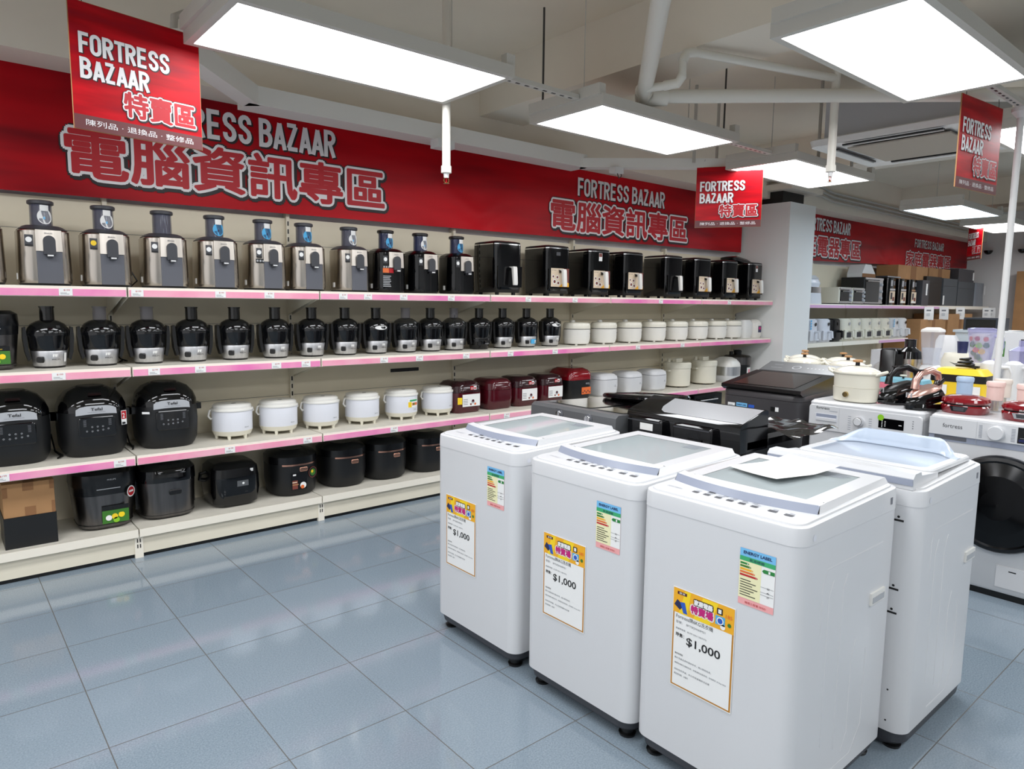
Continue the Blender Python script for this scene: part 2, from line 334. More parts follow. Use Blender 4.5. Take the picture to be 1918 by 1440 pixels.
# ------------------------------------------------------------------ banners along the wall
def wrinkle(x, z, x0, x1):
    w = .0012*math.sin(9*x+3*z)
    if x0 < x < x1:
        k = math.sin(PI*(x-x0)/(x1-x0))**2
        cx = (x0+x1)/2
        w += k*(.006*math.sin(24*(z-.55*abs(x-cx)))*min(1, max(0, (2.35-z)/.3)) + .004*math.sin(7*(x-cx)+9*z))
    return w
def banner(name, label, x0, x1, zb, zt, y, wr, texts, label_cat='banner'):
    t = thing(name, label, label_cat, ((x0+x1)/2, y, (zb(x0)+zt)/2)); ox, oz = (x0+x1)/2, (zb(x0)+zt)/2
    nx, nz = 220, 26; v = []; f = []
    for j in range(nz+1):
        for i in range(nx+1):
            x = x0+(x1-x0)*i/nx; z = zb(x)+(zt-zb(x))*j/nz
            v.append((x-ox, wrinkle(x, z, *wr), z-oz))
    for j in range(nz):
        for i in range(nx):
            a = j*(nx+1)+i; f.append((a, a+1, a+nx+2, a+nx+1))
    cl = MB().add(v, f, 'banner'); ob = cl.build('cloth', t)
    for kind, s, xl, xr, zl, zh in texts:
        mb = MB(); w, h = xr-xl, zh-zl; o = (xl-ox, 0, zl-oz)
        if kind == 'latin':
            block_text(mb, s, (o[0]+.009, -.004, o[2]-.009), X, Z, w, h, 'black_text', .18)
            block_text(mb, s, (o[0], -.0048, o[2]), X, Z, w, h, 'white_text', .155)
            mb.build('lettering', t, smooth=False)
        else:
            rb = h*.145; mb.text(s, (o[0]+.006, -.004, o[2]-.006), X, Z, w, h, 'black_text', ring=rb, nr=14)
            mb.text(s, (o[0], -.005, o[2]), X, Z, w, h, 'white_text', ring=h*.09, nr=14)
            mb.text(s, (o[0], -.006, o[2]), X, Z, w, h, 'red_text', ring=h*.03, nr=10)
            mb.build('lettering', t, smooth=False)
    return t
banner('wall_banner', 'long red banner with white lettering above the juicer and air fryer shelves', -1.4, 7.02, lambda x: 1.905+.008*max(0, x), 2.53, 4.36, (2.6, 4.05),
       [('latin', 'FORTRESS BAZAAR', .905, 2.142, 2.308, 2.478), ('cjk', '電腦資訊專區', .625, 2.5, 2.01, 2.262),
        ('latin', 'FORTRESS BAZAAR', 4.413, 5.622, 2.308, 2.462), ('cjk', '電腦資訊專區', 4.1, 6.0, 2.005, 2.255)])
banner('wall_banner', 'red banner with white lettering beyond the column, above the microwave shelf', 7.7, 14.33, lambda x: 1.93+.022*(x-7.7), 2.53, 4.36, (10.3, 11.4),
       [('latin', 'FORTRESS BAZAAR', 8.45, 9.66, 2.33, 2.49), ('cjk', '家庭電器專區', 8.12, 10.0, 2.02, 2.27),
        ('latin', 'FORTRESS BAZAAR', 11.897, 13.13, 2.31, 2.44), ('cjk', '家庭電器專區', 11.6, 13.49, 2.0, 2.24)])

# ------------------------------------------------------------------ hanging signs
def hanging_sign(label, p0, p1, zt, hs=.455, faded=False):
    p0, p1 = Vector(p0+(0,)), Vector(p1+(0,)); d = p1-p0; w = d.length; u = d.normalized()
    t = thing('hanging_sign', label, 'sign', (p0+d/2)[:2]+(zt-hs,), math.atan2(u.y, u.x), 'red signs hung from the light fittings')
    b = MB().box(-w/2, w/2, -.003, .003, 0, hs, 'sign_red'); b.box(-w/2-.0015, w/2+.0015, -.0028, .0028, -.0015, hs+.0015, 'card')
    b.build('board', t, smooth=False)
    MB().box(-w/2, w/2, -.0042, -.003, 0, hs*.115, 'band_brown').build('caption_strip', t, smooth=False)
    tx = MB()
    def both(s, x, z, ww, h, kind, skew=0):
        if kind == 'latin':
            block_text(tx, s, (x+.003, -.0044, z-.003), X, Z, ww, h, 'black_text', .2); block_text(tx, s, (x, -.0052, z), X, Z, ww, h, 'white_text', .17)
        elif kind == 'cjk':
            k = len(tx.v)
            tx.text(s, (x+.002, -.0044, z-.002), X, Z, ww, h, 'black_text', ring=h*.14, nr=14); tx.text(s, (x, -.0052, z), X, Z, ww, h, 'white_text', ring=h*.09, nr=12); tx.text(s, (x, -.006, z), X, Z, ww, h, 'red_text', ring=h*.034, nr=10)
        else:
            tx.text(s, (x, -.005, z), X, Z, ww, h, 'white_text')
    both('FORTRESS', -w*.44, hs*.60, w*.68, hs*.165, 'latin'); both('BAZAAR', -w*.44, hs*.405, w*.51, hs*.165, 'latin')
    both('特賣區', -w*.13, hs*.17, w*.57, hs*.2, 'cjk'); both('陳列品 · 退換品 · 整修品', -w*.42, hs*.035, w*.84, hs*.05, 'small')
    tx.build('lettering', t, smooth=False)
    hk = MB()
    for x in (-w*.4, w*.4): hk.tube([(x, 0, hs-.01), (x, 0, hs+.02), (x*.95, 0, hs+.06)], .0015, 'cable', 6)
    hk.build('hanger_wire', t)
    return t
hanging_sign('large red sign board hanging from the light panel over the silver juicers', (.473, 3.078), (.947, 3.164), 2.455)
hanging_sign('red sign board hanging in front of the pale column, below a light panel', (4.66, 3.31), (4.92, 2.90), 2.43)
hanging_sign('red sign board hanging beside the white pole above the front loaders', (4.064, 1.323), (4.546, 1.277), 2.447)
hanging_sign('small far red sign board seen almost edge-on near the white far wall', (10.72, 3.27), (10.36, 3.0), 2.46)

# ------------------------------------------------------------------ ceiling fittings
def led(label, x0, x1, y0, y1, z=2.395, m='led', strut=True):
    t = thing('ceiling_light', label, 'ceiling light', ((x0+x1)/2, (y0+y1)/2, z), 0, 'flat light panels'); a, b = (x1-x0)/2, (y1-y0)/2
    f = MB(); e = .03
    for q in ((-a-e, a+e, -b-e, -b), (-a-e, a+e, b, b+e), (-a-e, -a, -b, b), (a, a+e, -b, b)): f.box(*q, -.004, .03, 'fixture')
    f.box(-a-e, a+e, -b-e, b+e, .03, .05, 'fixture'); f.box(-a-.045, -a-.0, -b-.02, b+.02, .045, .1, 'fixture')
    f.box(a-.01, a+.04, -b-.02, -b+.02, .05, .1, 'fixture'); f.box(a-.01, a+.04, b-.02, b+.02, .05, .1, 'fixture')
    f.build('frame', t, smooth=False)
    MB().quad((-a, b, 0), X, -Y, 2*a, 2*b, m).build('diffuser', t, smooth=False)
    for sx in (-a*.8, a*.8): MB().tube([(sx, 0, .05), (sx, 0, CZ-z)], .003, 'fixture', 6).build('hanger_rod', t)
    return t
led('bright light panel beside the large red sign, above the silver juicers', .90, 2.10, 2.55, 3.06)
led('bright light panel above the right-hand lettering of the long banner', 2.75, 3.95, 2.55, 3.055)
led('light panel behind the red sign in front of the column', 4.73, 5.93, 2.55, 3.055)
led('bright light panel above the white top-loading washers, biggest at the upper right', 2.58, 3.80, .99, 1.475)
led('light panel partly behind the red sign by the white pole', 4.78, 6.0, .95, 1.44)
led('bluish light panel in front of the far red banner', 7.98, 9.18, 2.52, 3.06, m='led_cool')
led('far light panel beside the small faded sign', 10.0, 11.2, 2.6, 3.12)
led('farthest light panel beyond the white pole', 12.3, 13.5, 2.3, 2.85)
for k, (a, b, y) in enumerate(((-.95, .25, 2.8), (.35, 1.55, 1.22), (-1.9, -.7, 1.22), (7.6, 8.8, 1.2), (10, 11.2, 1.2), (.35, 1.55, -.6), (2.58, 3.78, -.6), (4.8, 6, -.6), (-1.9, -.7, -.6), (7.4, 8.6, -.8), (.35, 1.55, -2.4), (4.8, 6, -2.4), (-2.9, -1.7, 2.8))):  # panels added along the rows, beyond the view, to light the room
    led('added overhead light panel %s metres from the banner wall, %s counted from the shop entrance' % (('two', 'three', 'five', 'seven')[0 if y > 2 else 1 if y > 0 else 2 if y > -1 else 3], ORD[k]), a, b, y-.25, y+.25)
# slotted steel channels between the panels
for lab, a, b in (('slotted white steel channel between the first two light panels', (2.14, 2.7), (2.7, 2.68)), ('slotted white steel channel beside the light panel behind the column sign', (4.02, 2.69), (4.66, 2.72)), ('slotted white steel channel near the top of the white pole', (3.9, 1.2), (4.78, 1.18))):
    t = MB(); L = b[0]-a[0]
    t.box(-L/2, L/2, -.02, .02, 0, .022, 'fixture')
    n = int(L/.06)
    for i in range(n): t.box(-L/2+.02+i*.06, -L/2+.045+i*.06, -.005, .005, -.0015, .001, 'black')
    o = t.build('slotted_channel', smooth=False); o.location = ((a[0]+b[0])/2, (a[1]+b[1])/2, 2.44); tag(o, lab, 'metal channel', 'slotted channels')
# cable trunking ring above the banner
t = MB(); t.box(1.42, 4.05, 3.9, 4.08, 2.43, 2.53, 'trunk'); t.box(1.42, 4.05, 4.08, 4.1, 2.47, 2.53, 'trunk')
def seg(mb, a, b, z0, z1, w, m):
    a, b = Vector(a), Vector(b); d = (b-a).normalized(); n = Vector((-d.y, d.x))*w/2
    mb.prism([tuple(a-n), tuple(b-n), tuple(b+n), tuple(a+n)], 'z', z0, z1, m)
seg(t, (1.45, 3.95), (.9, 3.35), 2.43, 2.53, .1, 'trunk'); seg(t, (4.02, 3.95), (5.1, 2.95), 2.43, 2.5, .1, 'trunk')
o = t.build('cable_trunking', smooth=False); tag(o, 'white cable trunking running along above the long red banner', 'cable trunking')
o = MB().box(2.62, 2.75, 3.86, 3.95, 2.375, 2.43, 'white_matte').box(2.66, 2.7, 3.858, 3.861, 2.385, 2.42, 'light_grey').build('junction_box', smooth=False); tag(o, 'small white junction box under the trunking above the banner', 'junction box')
o = MB().box(4.15, 4.25, 3.7, 3.76, 2.385, 2.43, 'white_matte').tube([(4.2, 3.72, 2.385), (4.22, 3.72, 2.35), (4.25, 3.72, 2.37), (4.24, 3.72, 2.395)], .004, 'cable', 6).build('junction_box', smooth=False); tag(o, 'small white switch box with a black wire loop above the second lettering', 'junction box')
# pipes
def sprinkler(label, x, y, zb, r=.022):
    t = thing('sprinkler_pipe', label, 'sprinkler', (x, y, zb))
    p = MB().tube([(0, 0, .06), (0, 0, CZ-zb)], r, 'pipe', 14); p.lathe([(r*1.25, .05), (r*1.25, .085)], 'pipe', 14); p.build('pipe', t)
    MB().lathe([(.013, .025), (.015, .05)], 'white_matte', 10).build('nipple', t)
    h = MB().tube([(-.012, 0, .025), (-.016, 0, .01), (-.006, 0, -.002)], .003, 'brass', 6).tube([(.012, 0, .025), (.016, 0, .01), (.006, 0, -.002)], .003, 'brass', 6).tube([(0, 0, .025), (0, 0, 0)], .0025, 'red', 6).lathe([(.016, -.004), (.016, -.002)], 'brass', 12); h.build('sprinkler_head', t)
sprinkler('white sprinkler drop pipe hanging in front of the middle of the long banner', 2.155, 3.1, 2.0)
sprinkler('white sprinkler drop pipe hanging beside the ceiling air conditioner', 3.92, 1.9, 2.07)
t = thing('water_pipe', 'thick white ceiling pipe bending from overhead into a long horizontal run', 'pipe', (3.13, 2.6, 2.53))
a = MB().tube([(-1.4, -1.29, .1), (-.4, -.37, 0), (-.03, -.03, -.01)], .041, 'pipe', 16); a.build('sloping_pipe', t)
a = MB().tube([(-.05, -.05, 0), (0, 0, -.012), (.04, -.03, -.012), (.1, -.09, -.01)], .05, 'pipe', 16); a.build('elbow', t)
a = MB().tube([(.08, -.07, -.01), (1.4, -1.33, -.01), (2.6, -2.5, -.01)], .036, 'pipe', 16); a.build('straight_pipe', t)
t = thing('water_pipe', 'thinner white pipe with two elbows branching off the thick ceiling pipe', 'pipe', (3.0, 2.4, 2.52))
a = MB().tube([(-.02, .05, -.02), (.02, -.06, -.02), (.04, -.1, -.015), (.05, -.12, .01), (.05, -.12, .1), (.065, -.13, .13), (.1, -.145, .14), (.92, -.5, .1)], .021, 'pipe', 12); a.build('pipe_run', t)
a = MB().tube([(.01, -.035, -.02), (.04, -.1, -.015), (.05, -.12, .02)], .025, 'pipe', 12).tube([(.05, -.12, .09), (.065, -.13, .13), (.11, -.15, .14)], .025, 'pipe', 12); a.build('elbow', t)
for lab, x, y in (('thin dark rod hanging from the ceiling beside the cross beam', 2.79, 3.05), ('thin dark rod behind the horizontal ceiling pipe', 4.15, 2.75)):
    o = MB().tube([(x, y, 2.46), (x, y, CZ)], .006, 'cable', 8).build('hanging_rod'); tag(o, lab, 'rod', 'ceiling rods')
for k, (x, y) in enumerate(((5.2, 2.62), (5.6, 2.55), (4.6, 3.3), (4.9, 3.3))):
    o = MB().tube([(x, y, 2.46), (x, y, CZ)], .012, 'conduit', 8).build('conduit_drop'); tag(o, 'grey conduit dropping from the ceiling, %s behind the long horizontal pipe' % ORD[k], 'conduit', 'conduit drops')
# air conditioner cassette
t = thing('ceiling_air_conditioner', 'large white ceiling cassette air conditioner beside the horizontal pipe', 'air conditioner', (5.15, 1.93, 2.46))
a = MB().loft([(0, .46, .46, .05), (-.02, .49, .49, .06), (.02, .5, .5, .06), (.03, .48, .48, .05)], 'white_matte'); a.box(-.42, .42, -.42, .42, .03, .3, 'light_grey'); a.build('fascia', t)
a = MB().box(-.31, .31, -.31, .31, -.026, -.018, 'grille')
a.build('intake_grille', t, smooth=False)
for k in range(4):
    b = MB().box(-.3, .3, -.41, -.375, -.0225, -.012, 'black'); b.box(-.3, .3, -.4, -.39, -.028, -.022, 'white_matte'); b.xf(Matrix.Rotation(k*PI/2, 4, 'Z')); b.build('louvre', t, smooth=False)
# conduits on the far beam
for k in range(3):
    zz = 2.74-.05*k
    o = MB().tube([(7.9, 4.07, zz+.03), (8.25, 4.07, zz+.03), (8.5, 4.07, zz), (13.4, 4.07, zz-.02)], .014, 'conduit', 8).build('beam_conduit'); tag(o, ('top', 'middle', 'lowest')[k]+' of three grey conduits along the beam above the far banner', 'conduit', 'beam conduits')
o = MB().tube([(.95, 3.55, 2.5), (.97, 3.57, 2.66), (1.05, 3.62, 2.72), (1.14, 3.68, 2.66), (1.2, 3.72, 2.5)], .017, 'conduit', 10).build('flexible_conduit'); tag(o, 'curved flexible grey conduit behind the top of the large red sign', 'conduit')
t = thing('support_pole', 'slim white pole standing behind the pink tumblers', 'pole', (4.56, 1.193, 0))
MB().tube([(0, 0, .0), (0, 0, 2.42)], .017, 'white_matte', 14).build('shaft', t); MB().lathe([(.05, 0), (.05, .01), (.02, .03)], 'white_matte', 16).build('foot', t); MB().lathe([(.02, 2.39), (.045, 2.42), (.045, 2.44)], 'white_matte', 16).build('top_clamp', t)

# ------------------------------------------------------------------ top shelf: tall juicers
def badge(mb, a, z, rad, gold=False):   # small dark info badge on the rounded front-left of the body
    mb.arc(rad, a-9, a+9, z, z+.062, 'dark_grey', n=4)
def juicer(kind, tube_tag, label, black=False, badge_m='paper', extra=False):
    t = thing('juicer', label, 'juicer', group='tall juicers on the top shelf')
    body = 'black_gloss' if black else 'steel'
    b = MB(); b.loft([(.012, .108, .112, .07), (.03, .112, .116, .075), (.262, .108, .112, .072), (.27, .1, .104, .066)], body, n=7); b.build('body', t)
    MB().loft([(0, .1, .105, .065), (.013, .106, .11, .07)], 'black', n=7).build('base', t)
    MB().loft([(.27, .103, .107, .068), (.285, .085, .088, .058), (.291, .07, .072, .05)], 'black_soft' if black else 'dark_grey', n=7).build('lid', t)
    tb = MB().lathe([(.048, .285), (.047, .398)], 'tube_blue' if tube_tag != 'none' else 'tube_blue', 24, cap0=False, cap1=False); tb.build('feed_tube', t)
    MB().lathe([(.042, .287), (.042, .392)], 'navy' if black else 'tube_grey', 20).build('pusher', t)
    MB().lathe([(.049, .393), (.056, .397), (.056, .41), (.05, .414)], 'black' if black else 'dark_grey', 28).build('pusher_cap', t)
    if tube_tag != 'none':
        g = MB(); m2 = 'tag_blue' if tube_tag == 'blue' else 'paper'
        pts = [(6+40*math.cos(2*PI*i/20), .335+.036*math.sin(2*PI*i/20)) for i in range(20)]
        g.add([(.0492*math.sin(R(a+8)), -.0492*math.cos(R(a+8)), z) for a, z in pts], [tuple(range(20))], m2)
        g.arc(.0496, -10, 34, .362, .39, 'paper', n=5); g.arc(.0498, 4, 14, .322, .334, 'navy' if tube_tag == 'blue' else 'sky', n=3)
        g.build('round_tag', t, smooth=False)
    f = MB(); f.loft([(.165, .056, .012, .004, .012, -.112), (.266, .054, .012, .004, .012, -.108)], 'plate_steel'); f.text('BRAUN', (-.005, -.1235, .246), X, Z, .032, .008, 'grey_ink'); f.build('front_plate', t)
    MB().loft([(.012, .053, .006, .003, .012, -.112), (.165, .053, .006, .003, .012, -.112)], 'black_gloss' if black else 'chute_grey').build('recess_panel', t)
    s = MB(); s.prism([(-.013, .15), (.037, .15)]+[(.012+.025*math.cos(R(a)), .214+.025*math.sin(R(a))) for a in range(0, 181, 15)], 'y', -.137, -.118, 'dark_grey')
    s.prism([(-.002, .137), (.026, .137), (.026, .152), (-.002, .152)], 'y', -.15, -.118, 'dark_grey'); s.build('spout_cover', t, smooth=False)
    MB().box(0, .024, -.152, -.12, .141, .147, 'paper').build('spout', t, smooth=False)
    g = MB(); g.box(-.085, -.052, -.121, -.119, .185, .24, 'dark_grey'); g.disc((-.0685, -.1215, .217), X, Z, .013, badge_m, 16); g.box(-.083, -.054, -.1222, -.1205, .185, .194, 'black')
    if extra: g.box(-.088, -.036, -.121, -.119, .155, .18, 'black'); [g.disc((-.079+.017*k, -.1215, .168), X, Z, .006, 'light_grey', 10) for k in range(3)]
    g.xf(Matrix.Translation((0, .004, 0))); g.build('badge', t, smooth=False)
    MB().box(-.1125, -.109, -.02, .0, .03, .06, 'paper').xf(Matrix.Translation((-.003, 0, 0))).build('side_tag', t, smooth=False)
    if extra == 2:
        q = MB().box(-.09, -.045, -.1205, -.1185, .13, .16, 'orange').box(-.042, -.01, -.1205, -.1185, .13, .16, 'red_text')
        for k in range(7): q.box(-.088, -.03-.004*(k % 3), -.1206, -.1186, .04+.011*k, .045+.011*k, 'light_grey')
        q.build('info_sticker', t, smooth=False)
    return t
JX = [.205, .474, .742, 1.021, 1.294, 1.571, 1.825, 2.129, 2.398, 2.671, 2.98]
desc = ['silver juicer cut off by the photo edge on the top shelf', 'silver juicer with a white swirl tag, above the first black juicer', 'silver juicer with a yellow badge and white swirl tag on its tube', 'silver juicer whose feed tube carries no tag', 'silver juicer with a blue tube tag, next after the untagged one', 'silver juicer with blue tag and a strip of three icons under its badge', 'silver juicer with blue tag, right before the last silver one', 'last silver juicer of the row, with a white tube tag', 'black juicer with clear pusher and an orange and red info sticker', 'black juicer with a white swirl tag, between two blue-tagged black ones', 'black juicer with a blue tag beside the first black air fryer']
for i, x in enumerate(JX):
    tg = ['white', 'white', 'white', 'none', 'blue', 'blue', 'blue', 'white', 'blue', 'white', 'blue'][i]
    j = juicer('', tg, desc[i], black=i > 7, badge_m='yellow' if i == 2 else 'paper', extra=(1 if i == 5 else 2 if i == 8 else False))
    j.location = (x, 4.16, Z1)

# ------------------------------------------------------------------ top shelf: air fryers
def air_fryer(label, sticker=True, top_tag=0):
    t = thing('air_fryer', label, 'air fryer', group='black air fryers on the top shelf')
    b = MB(); b.loft([(.02, .122, .14, .035), (.03, .126, .146, .04), (.2, .13, .15, .045), (.375, .13, .15, .045)], 'black_gloss', n=6); b.build('body', t)
    MB().loft([(.375, .131, .151, .046), (.381, .131, .151, .046)], 'chrome', n=6).build('trim_ring', t)
    MB().loft([(.381, .13, .15, .045), (.395, .125, .145, .042), (.402, .1, .12, .04)], 'black_soft', n=6).build('top_cover', t)
    d = MB(); d.loft([(.06, .115, .01, .004, 0, -.148), (.215, .117, .01, .004, 0, -.15)], 'black_gloss'); d.build('drawer', t)
    h = MB(); h.loft([(.075, .017, .012, .006, .0, -.215), (.09, .019, .013, .007, 0, -.216), (.2, .019, .016, .007, 0, -.205), (.212, .018, .03, .007, 0, -.185)], 'offwhite', n=3); h.box(-.012, .012, -.2, -.15, .185, .205, 'black_soft'); h.build('handle', bpy.data.objects[t.name].children[-1])
    for sx in (-.08, .08):
        for sy in (-.1, .1): MB().lathe([(.014, 0), (.016, .022)], 'black', 10, sx, sy).build('foot', t)
    if sticker:
        s = MB(); y = -.1605; s.quad((-.1, y, .075), X, Z, .2, .145, 'beige_print'); s.quad((.04, y-.0003, .075), X, Z, .06, .145, 'brown_print'); s.poly((-.1, y-.0004, .075), X, Z, [(.09, 0), (.2, 0), (.2, .03), (.15, .045)], 'poster_yellow')
        for q, r in (((-.06, .115), .02), ((-.02, .105), .017), ((-.075, .155), .014), ((-.03, .15), .016)):
            s.disc((q[0], y-.0006, q[1]), X, Z, r, 'paper', 14); s.disc((q[0], y-.0008, q[1]), X, Z, r*.65, 'brown_print', 12)
        s.text('air fryer', (-.09, y-.0005, .2), X, Z, .05, .01, 'ink'); s.build('printed_sticker', t, smooth=False)
    if top_tag:
        s = MB(); y = -.1515
        if top_tag == 2:
            s.quad((-.03, y, .3), X, Z, .04, .065, 'paper'); s.quad((-.028, y-.0003, .335), X, Z, .036, .028, 'brown_print')
        else: s.quad((-.035, y, .32), X, Z, .045, .028, 'dark_grey')
        s.build('top_tag', t, smooth=False)
    return t
AFX = [3.382, 3.898, 4.386, 4.827, 5.41, 5.873, 6.35, 6.827]
afl = ['black air fryer without a sticker, next to the last black juicer', 'black air fryer with food sticker and a grey tag under its rim', 'black air fryer with food sticker and a tall red and white upper label', 'black air fryer with food sticker, left of the second unstickered one', 'black air fryer without a sticker, in the middle of the fryer row', 'black air fryer with food sticker, right of the unstickered one', 'black air fryer with food sticker, under the dark bag', 'last black air fryer, at the column end of the top shelf']
for i, x in enumerate(AFX):
    a = air_fryer(afl[i], i not in (0, 4), {1: 1, 2: 2, 7: 2}.get(i, 0)); a.location = (x, 4.185, Z1)
o = MB().loft([(0, .17, .1, .05), (.03, .18, .1, .05), (.05, .13, .08, .05), (.065, .05, .03, .02)], 'black_soft', n=4).build('dark_bag'); o.location = (6.78, 4.27, Z1+.402); o.rotation_euler = (0, .12, 0); tag(o, 'dark folded bag lying on top of the last air fryers', 'bag')

# ------------------------------------------------------------------ second shelf: black juice extractors
def extractor(label, kind=''):
    t = thing('juice_extractor', label, 'juicer', group='black juice extractors on the second shelf')
    MB().lathe([(.066, 0), (.068, .012)], 'black', 30).build('base', t)
    bm = 'black_gloss' if kind == 'black' else 'steel_bright'
    b = MB().lathe([(.068, .01), (.072, .02), (.08, .082), (.078, .088)], bm, 36)
    b.text('PHILIPS', (.002, -.0768, .04), X, Z, .034, .007, 'ink' if kind != 'black' else 'light_grey')
    if kind == 'bluelabel': b.arc(.0785, -12, 38, .03, .066, 'tag_blue', n=6, rad1=.0805); b.arc(.079, 16, 30, .036, .056, 'paper', n=3, rad1=.081)
    elif kind != 'black': b.arc(.0765, 4, 22, .056, .07, 'paper', n=4, rad1=.0785)
    if kind == 'torn': b.arc(.077, 44, 56, .03, .075, 'paper', n=3, rad1=.081)
    b.build('motor_base', t)
    k = MB().loft([(0, .016, .016, .008), (.014, .013, .013, .007)], 'black', n=4); k.xf(Matrix.Translation((-.044, -.064, .044)) @ Matrix.Rotation(R(-34), 4, 'Z') @ Matrix.Rotation(R(90), 4, 'X')); k.build('dial', t)
    MB().lathe([(.079, .086), (.083, .1), (.088, .155), (.09, .17)], 'smoke', 32, cap1=False).build('juice_bowl', t)
    MB().lathe([(.058, .09), (.07, .15), (.078, .165), (.06, .2)], 'black_soft', 24).build('filter_basket', t)
    MB().lathe([(.092, .16), (.093, .172), (.088, .195), (.074, .217), (.05, .232), (.033, .237)], 'smoke_light' if kind == 'clear' else 'smoke', 32, cap0=False).build('dome_lid', t)
    ct = 'tube_grey' if kind in ('clear', 'grey') else 'smoke'
    MB().lathe([(.032, .232), (.031, .298), (.034, .299), (.034, .306), (.03, .306)], ct, 22).build('feed_chute', t)
    for sx in (-1, 1):
        a = MB(); a.prism([(.078*sx, .045), (.09*sx, .035), (.102*sx, .08), (.108*sx, .15), (.106*sx, .2), (.094*sx, .205), (.09*sx, .16), (.086*sx, .09)][::sx], 'y', -.022, .022, 'black'); a.build('clamp_arm', t)
    if kind == 'oval':
        s = MB(); n = 20; s.add([((.0955)*math.sin(R(-6+26*math.cos(2*PI*i/n))), -.0955*math.cos(R(-6+26*math.cos(2*PI*i/n))), .176+.014*math.sin(2*PI*i/n)) for i in range(n)], [tuple(range(n))], 'paper')
        s.disc((.012, -.0965, .176), X, Z, .008, 'black', 12); s.build('oval_label', t, smooth=False)
    w = MB(); w.arc(.0835, 20, 34, .2, .212, 'paper', n=3, rad1=.076); w.build('lid_sticker', t, smooth=False)
    return t
EXX = [.471, .701, .924, 1.152, 1.388, 1.629, 1.863, 2.091, 2.318, 2.549, 2.754, 2.959, 3.191, 3.42, 3.666, 3.923]
ek = {0: 'torn', 1: 'grey', 2: 'grey', 8: 'oval', 9: 'clear', 11: 'clear', 12: 'black', 14: 'bluelabel', 15: 'oval'}
el = {0: 'black juice extractor with a torn white sticker on its silver base', 1: 'black juice extractor with greyish chute, beside the one with torn sticker', 2: 'black juice extractor under the third silver juicer, its chute brownish grey', 8: 'black juice extractor with white oval label, ninth of its row', 9: 'black juice extractor with clear chute, just right of the first oval-labelled one', 11: 'black juice extractor with clear chute, just left of the all-black one', 12: 'all-black juice extractor without a silver base', 14: 'black juice extractor with a blue sticker on its silver base', 15: 'black juice extractor with white oval label, beside the white rice cookers'}
for i, x in enumerate(EXX):
    e = extractor(el.get(i, 'black juice extractor with silver base, %s from the cooker end of the second shelf' % ORD[i]), ek.get(i, '')); e.location = (x, 4.16, Z2)

# ------------------------------------------------------------------ second shelf: white cookers
def white_cooker():
    t = thing('rice_cooker', '', 'rice cooker', group='white lidded cookers on the second shelf')
    b = MB().lathe([(.09, .008), (.105, .014), (.115, .05), (.117, .128), (.112, .132)], 'offwhite', 36); b.text('nori', (.042, -.1135, .095), Vector((.93, .36, 0)), Z, .026, .012, 'ink'); b.build('body', t)
    [MB().lathe([(.011, 0), (.013, .012)], 'offwhite', 8, .085*math.cos(R(a)), .085*math.sin(R(a))).build('foot', t) for a in (45, 135, 225, 315)]
    MB().lathe([(.111, .13), (.111, .14)], 'dark_grey', 36).build('gasket', t)
    MB().lathe([(.117, .138), (.118, .165), (.113, .182), (.1, .19), (.05, .192)], 'ivory_gloss', 36).build('lid', t)
    MB().loft([(.188, .022, .02, .012, -.02, .03), (.208, .018, .016, .01, -.02, .03)], 'offwhite', n=4).build('steam_valve', t)
    return t
p = white_cooker(); P2 = [4.246, 4.585, 4.927, 5.283, 5.627, 5.963, 6.296, 6.58]
for i, x in enumerate(P2):
    l = ['white lidded cooker next to the last black juice extractor', 'second white lidded cooker along from the black extractors', 'third white lidded cooker along from the black extractors', 'fourth white lidded cooker along from the black extractors', 'fifth white lidded cooker along from the black extractors', 'sixth white lidded cooker along from the black extractors', 'seventh white lidded cooker along from the black extractors', 'white lidded cooker beside the one wrapped in white plastic'][i]
    q = p if i == 0 else dup(p, (0, 0, 0), l); q['label'] = l; q.location = (x, 4.17, Z2)
t = thing('wrapped_cooker', 'plain white cooker wrapped in white plastic near the column', 'rice cooker', (6.79, 4.17, Z2))
MB().loft([(0, .08, .09, .04), (.05, .095, .1, .05), (.16, .092, .1, .045), (.195, .07, .08, .04)], 'white_matte', n=5).build('wrapping', t)
t = thing('rice_cooker', 'small white cooker with a purple panel, last on the second shelf', 'rice cooker', (6.955, 4.15, Z2))
MB().loft([(0, .07, .09, .05), (.02, .078, .1, .055), (.16, .078, .1, .055), (.19, .06, .08, .05), (.2, .03, .05, .03)], 'offwhite', n=6).build('body', t); MB().box(-.02, .04, -.1015, -.1, .06, .13, 'navy').box(-.01, .03, -.102, -.1012, .09, .12, 'magenta').build('control_panel', t, smooth=False)

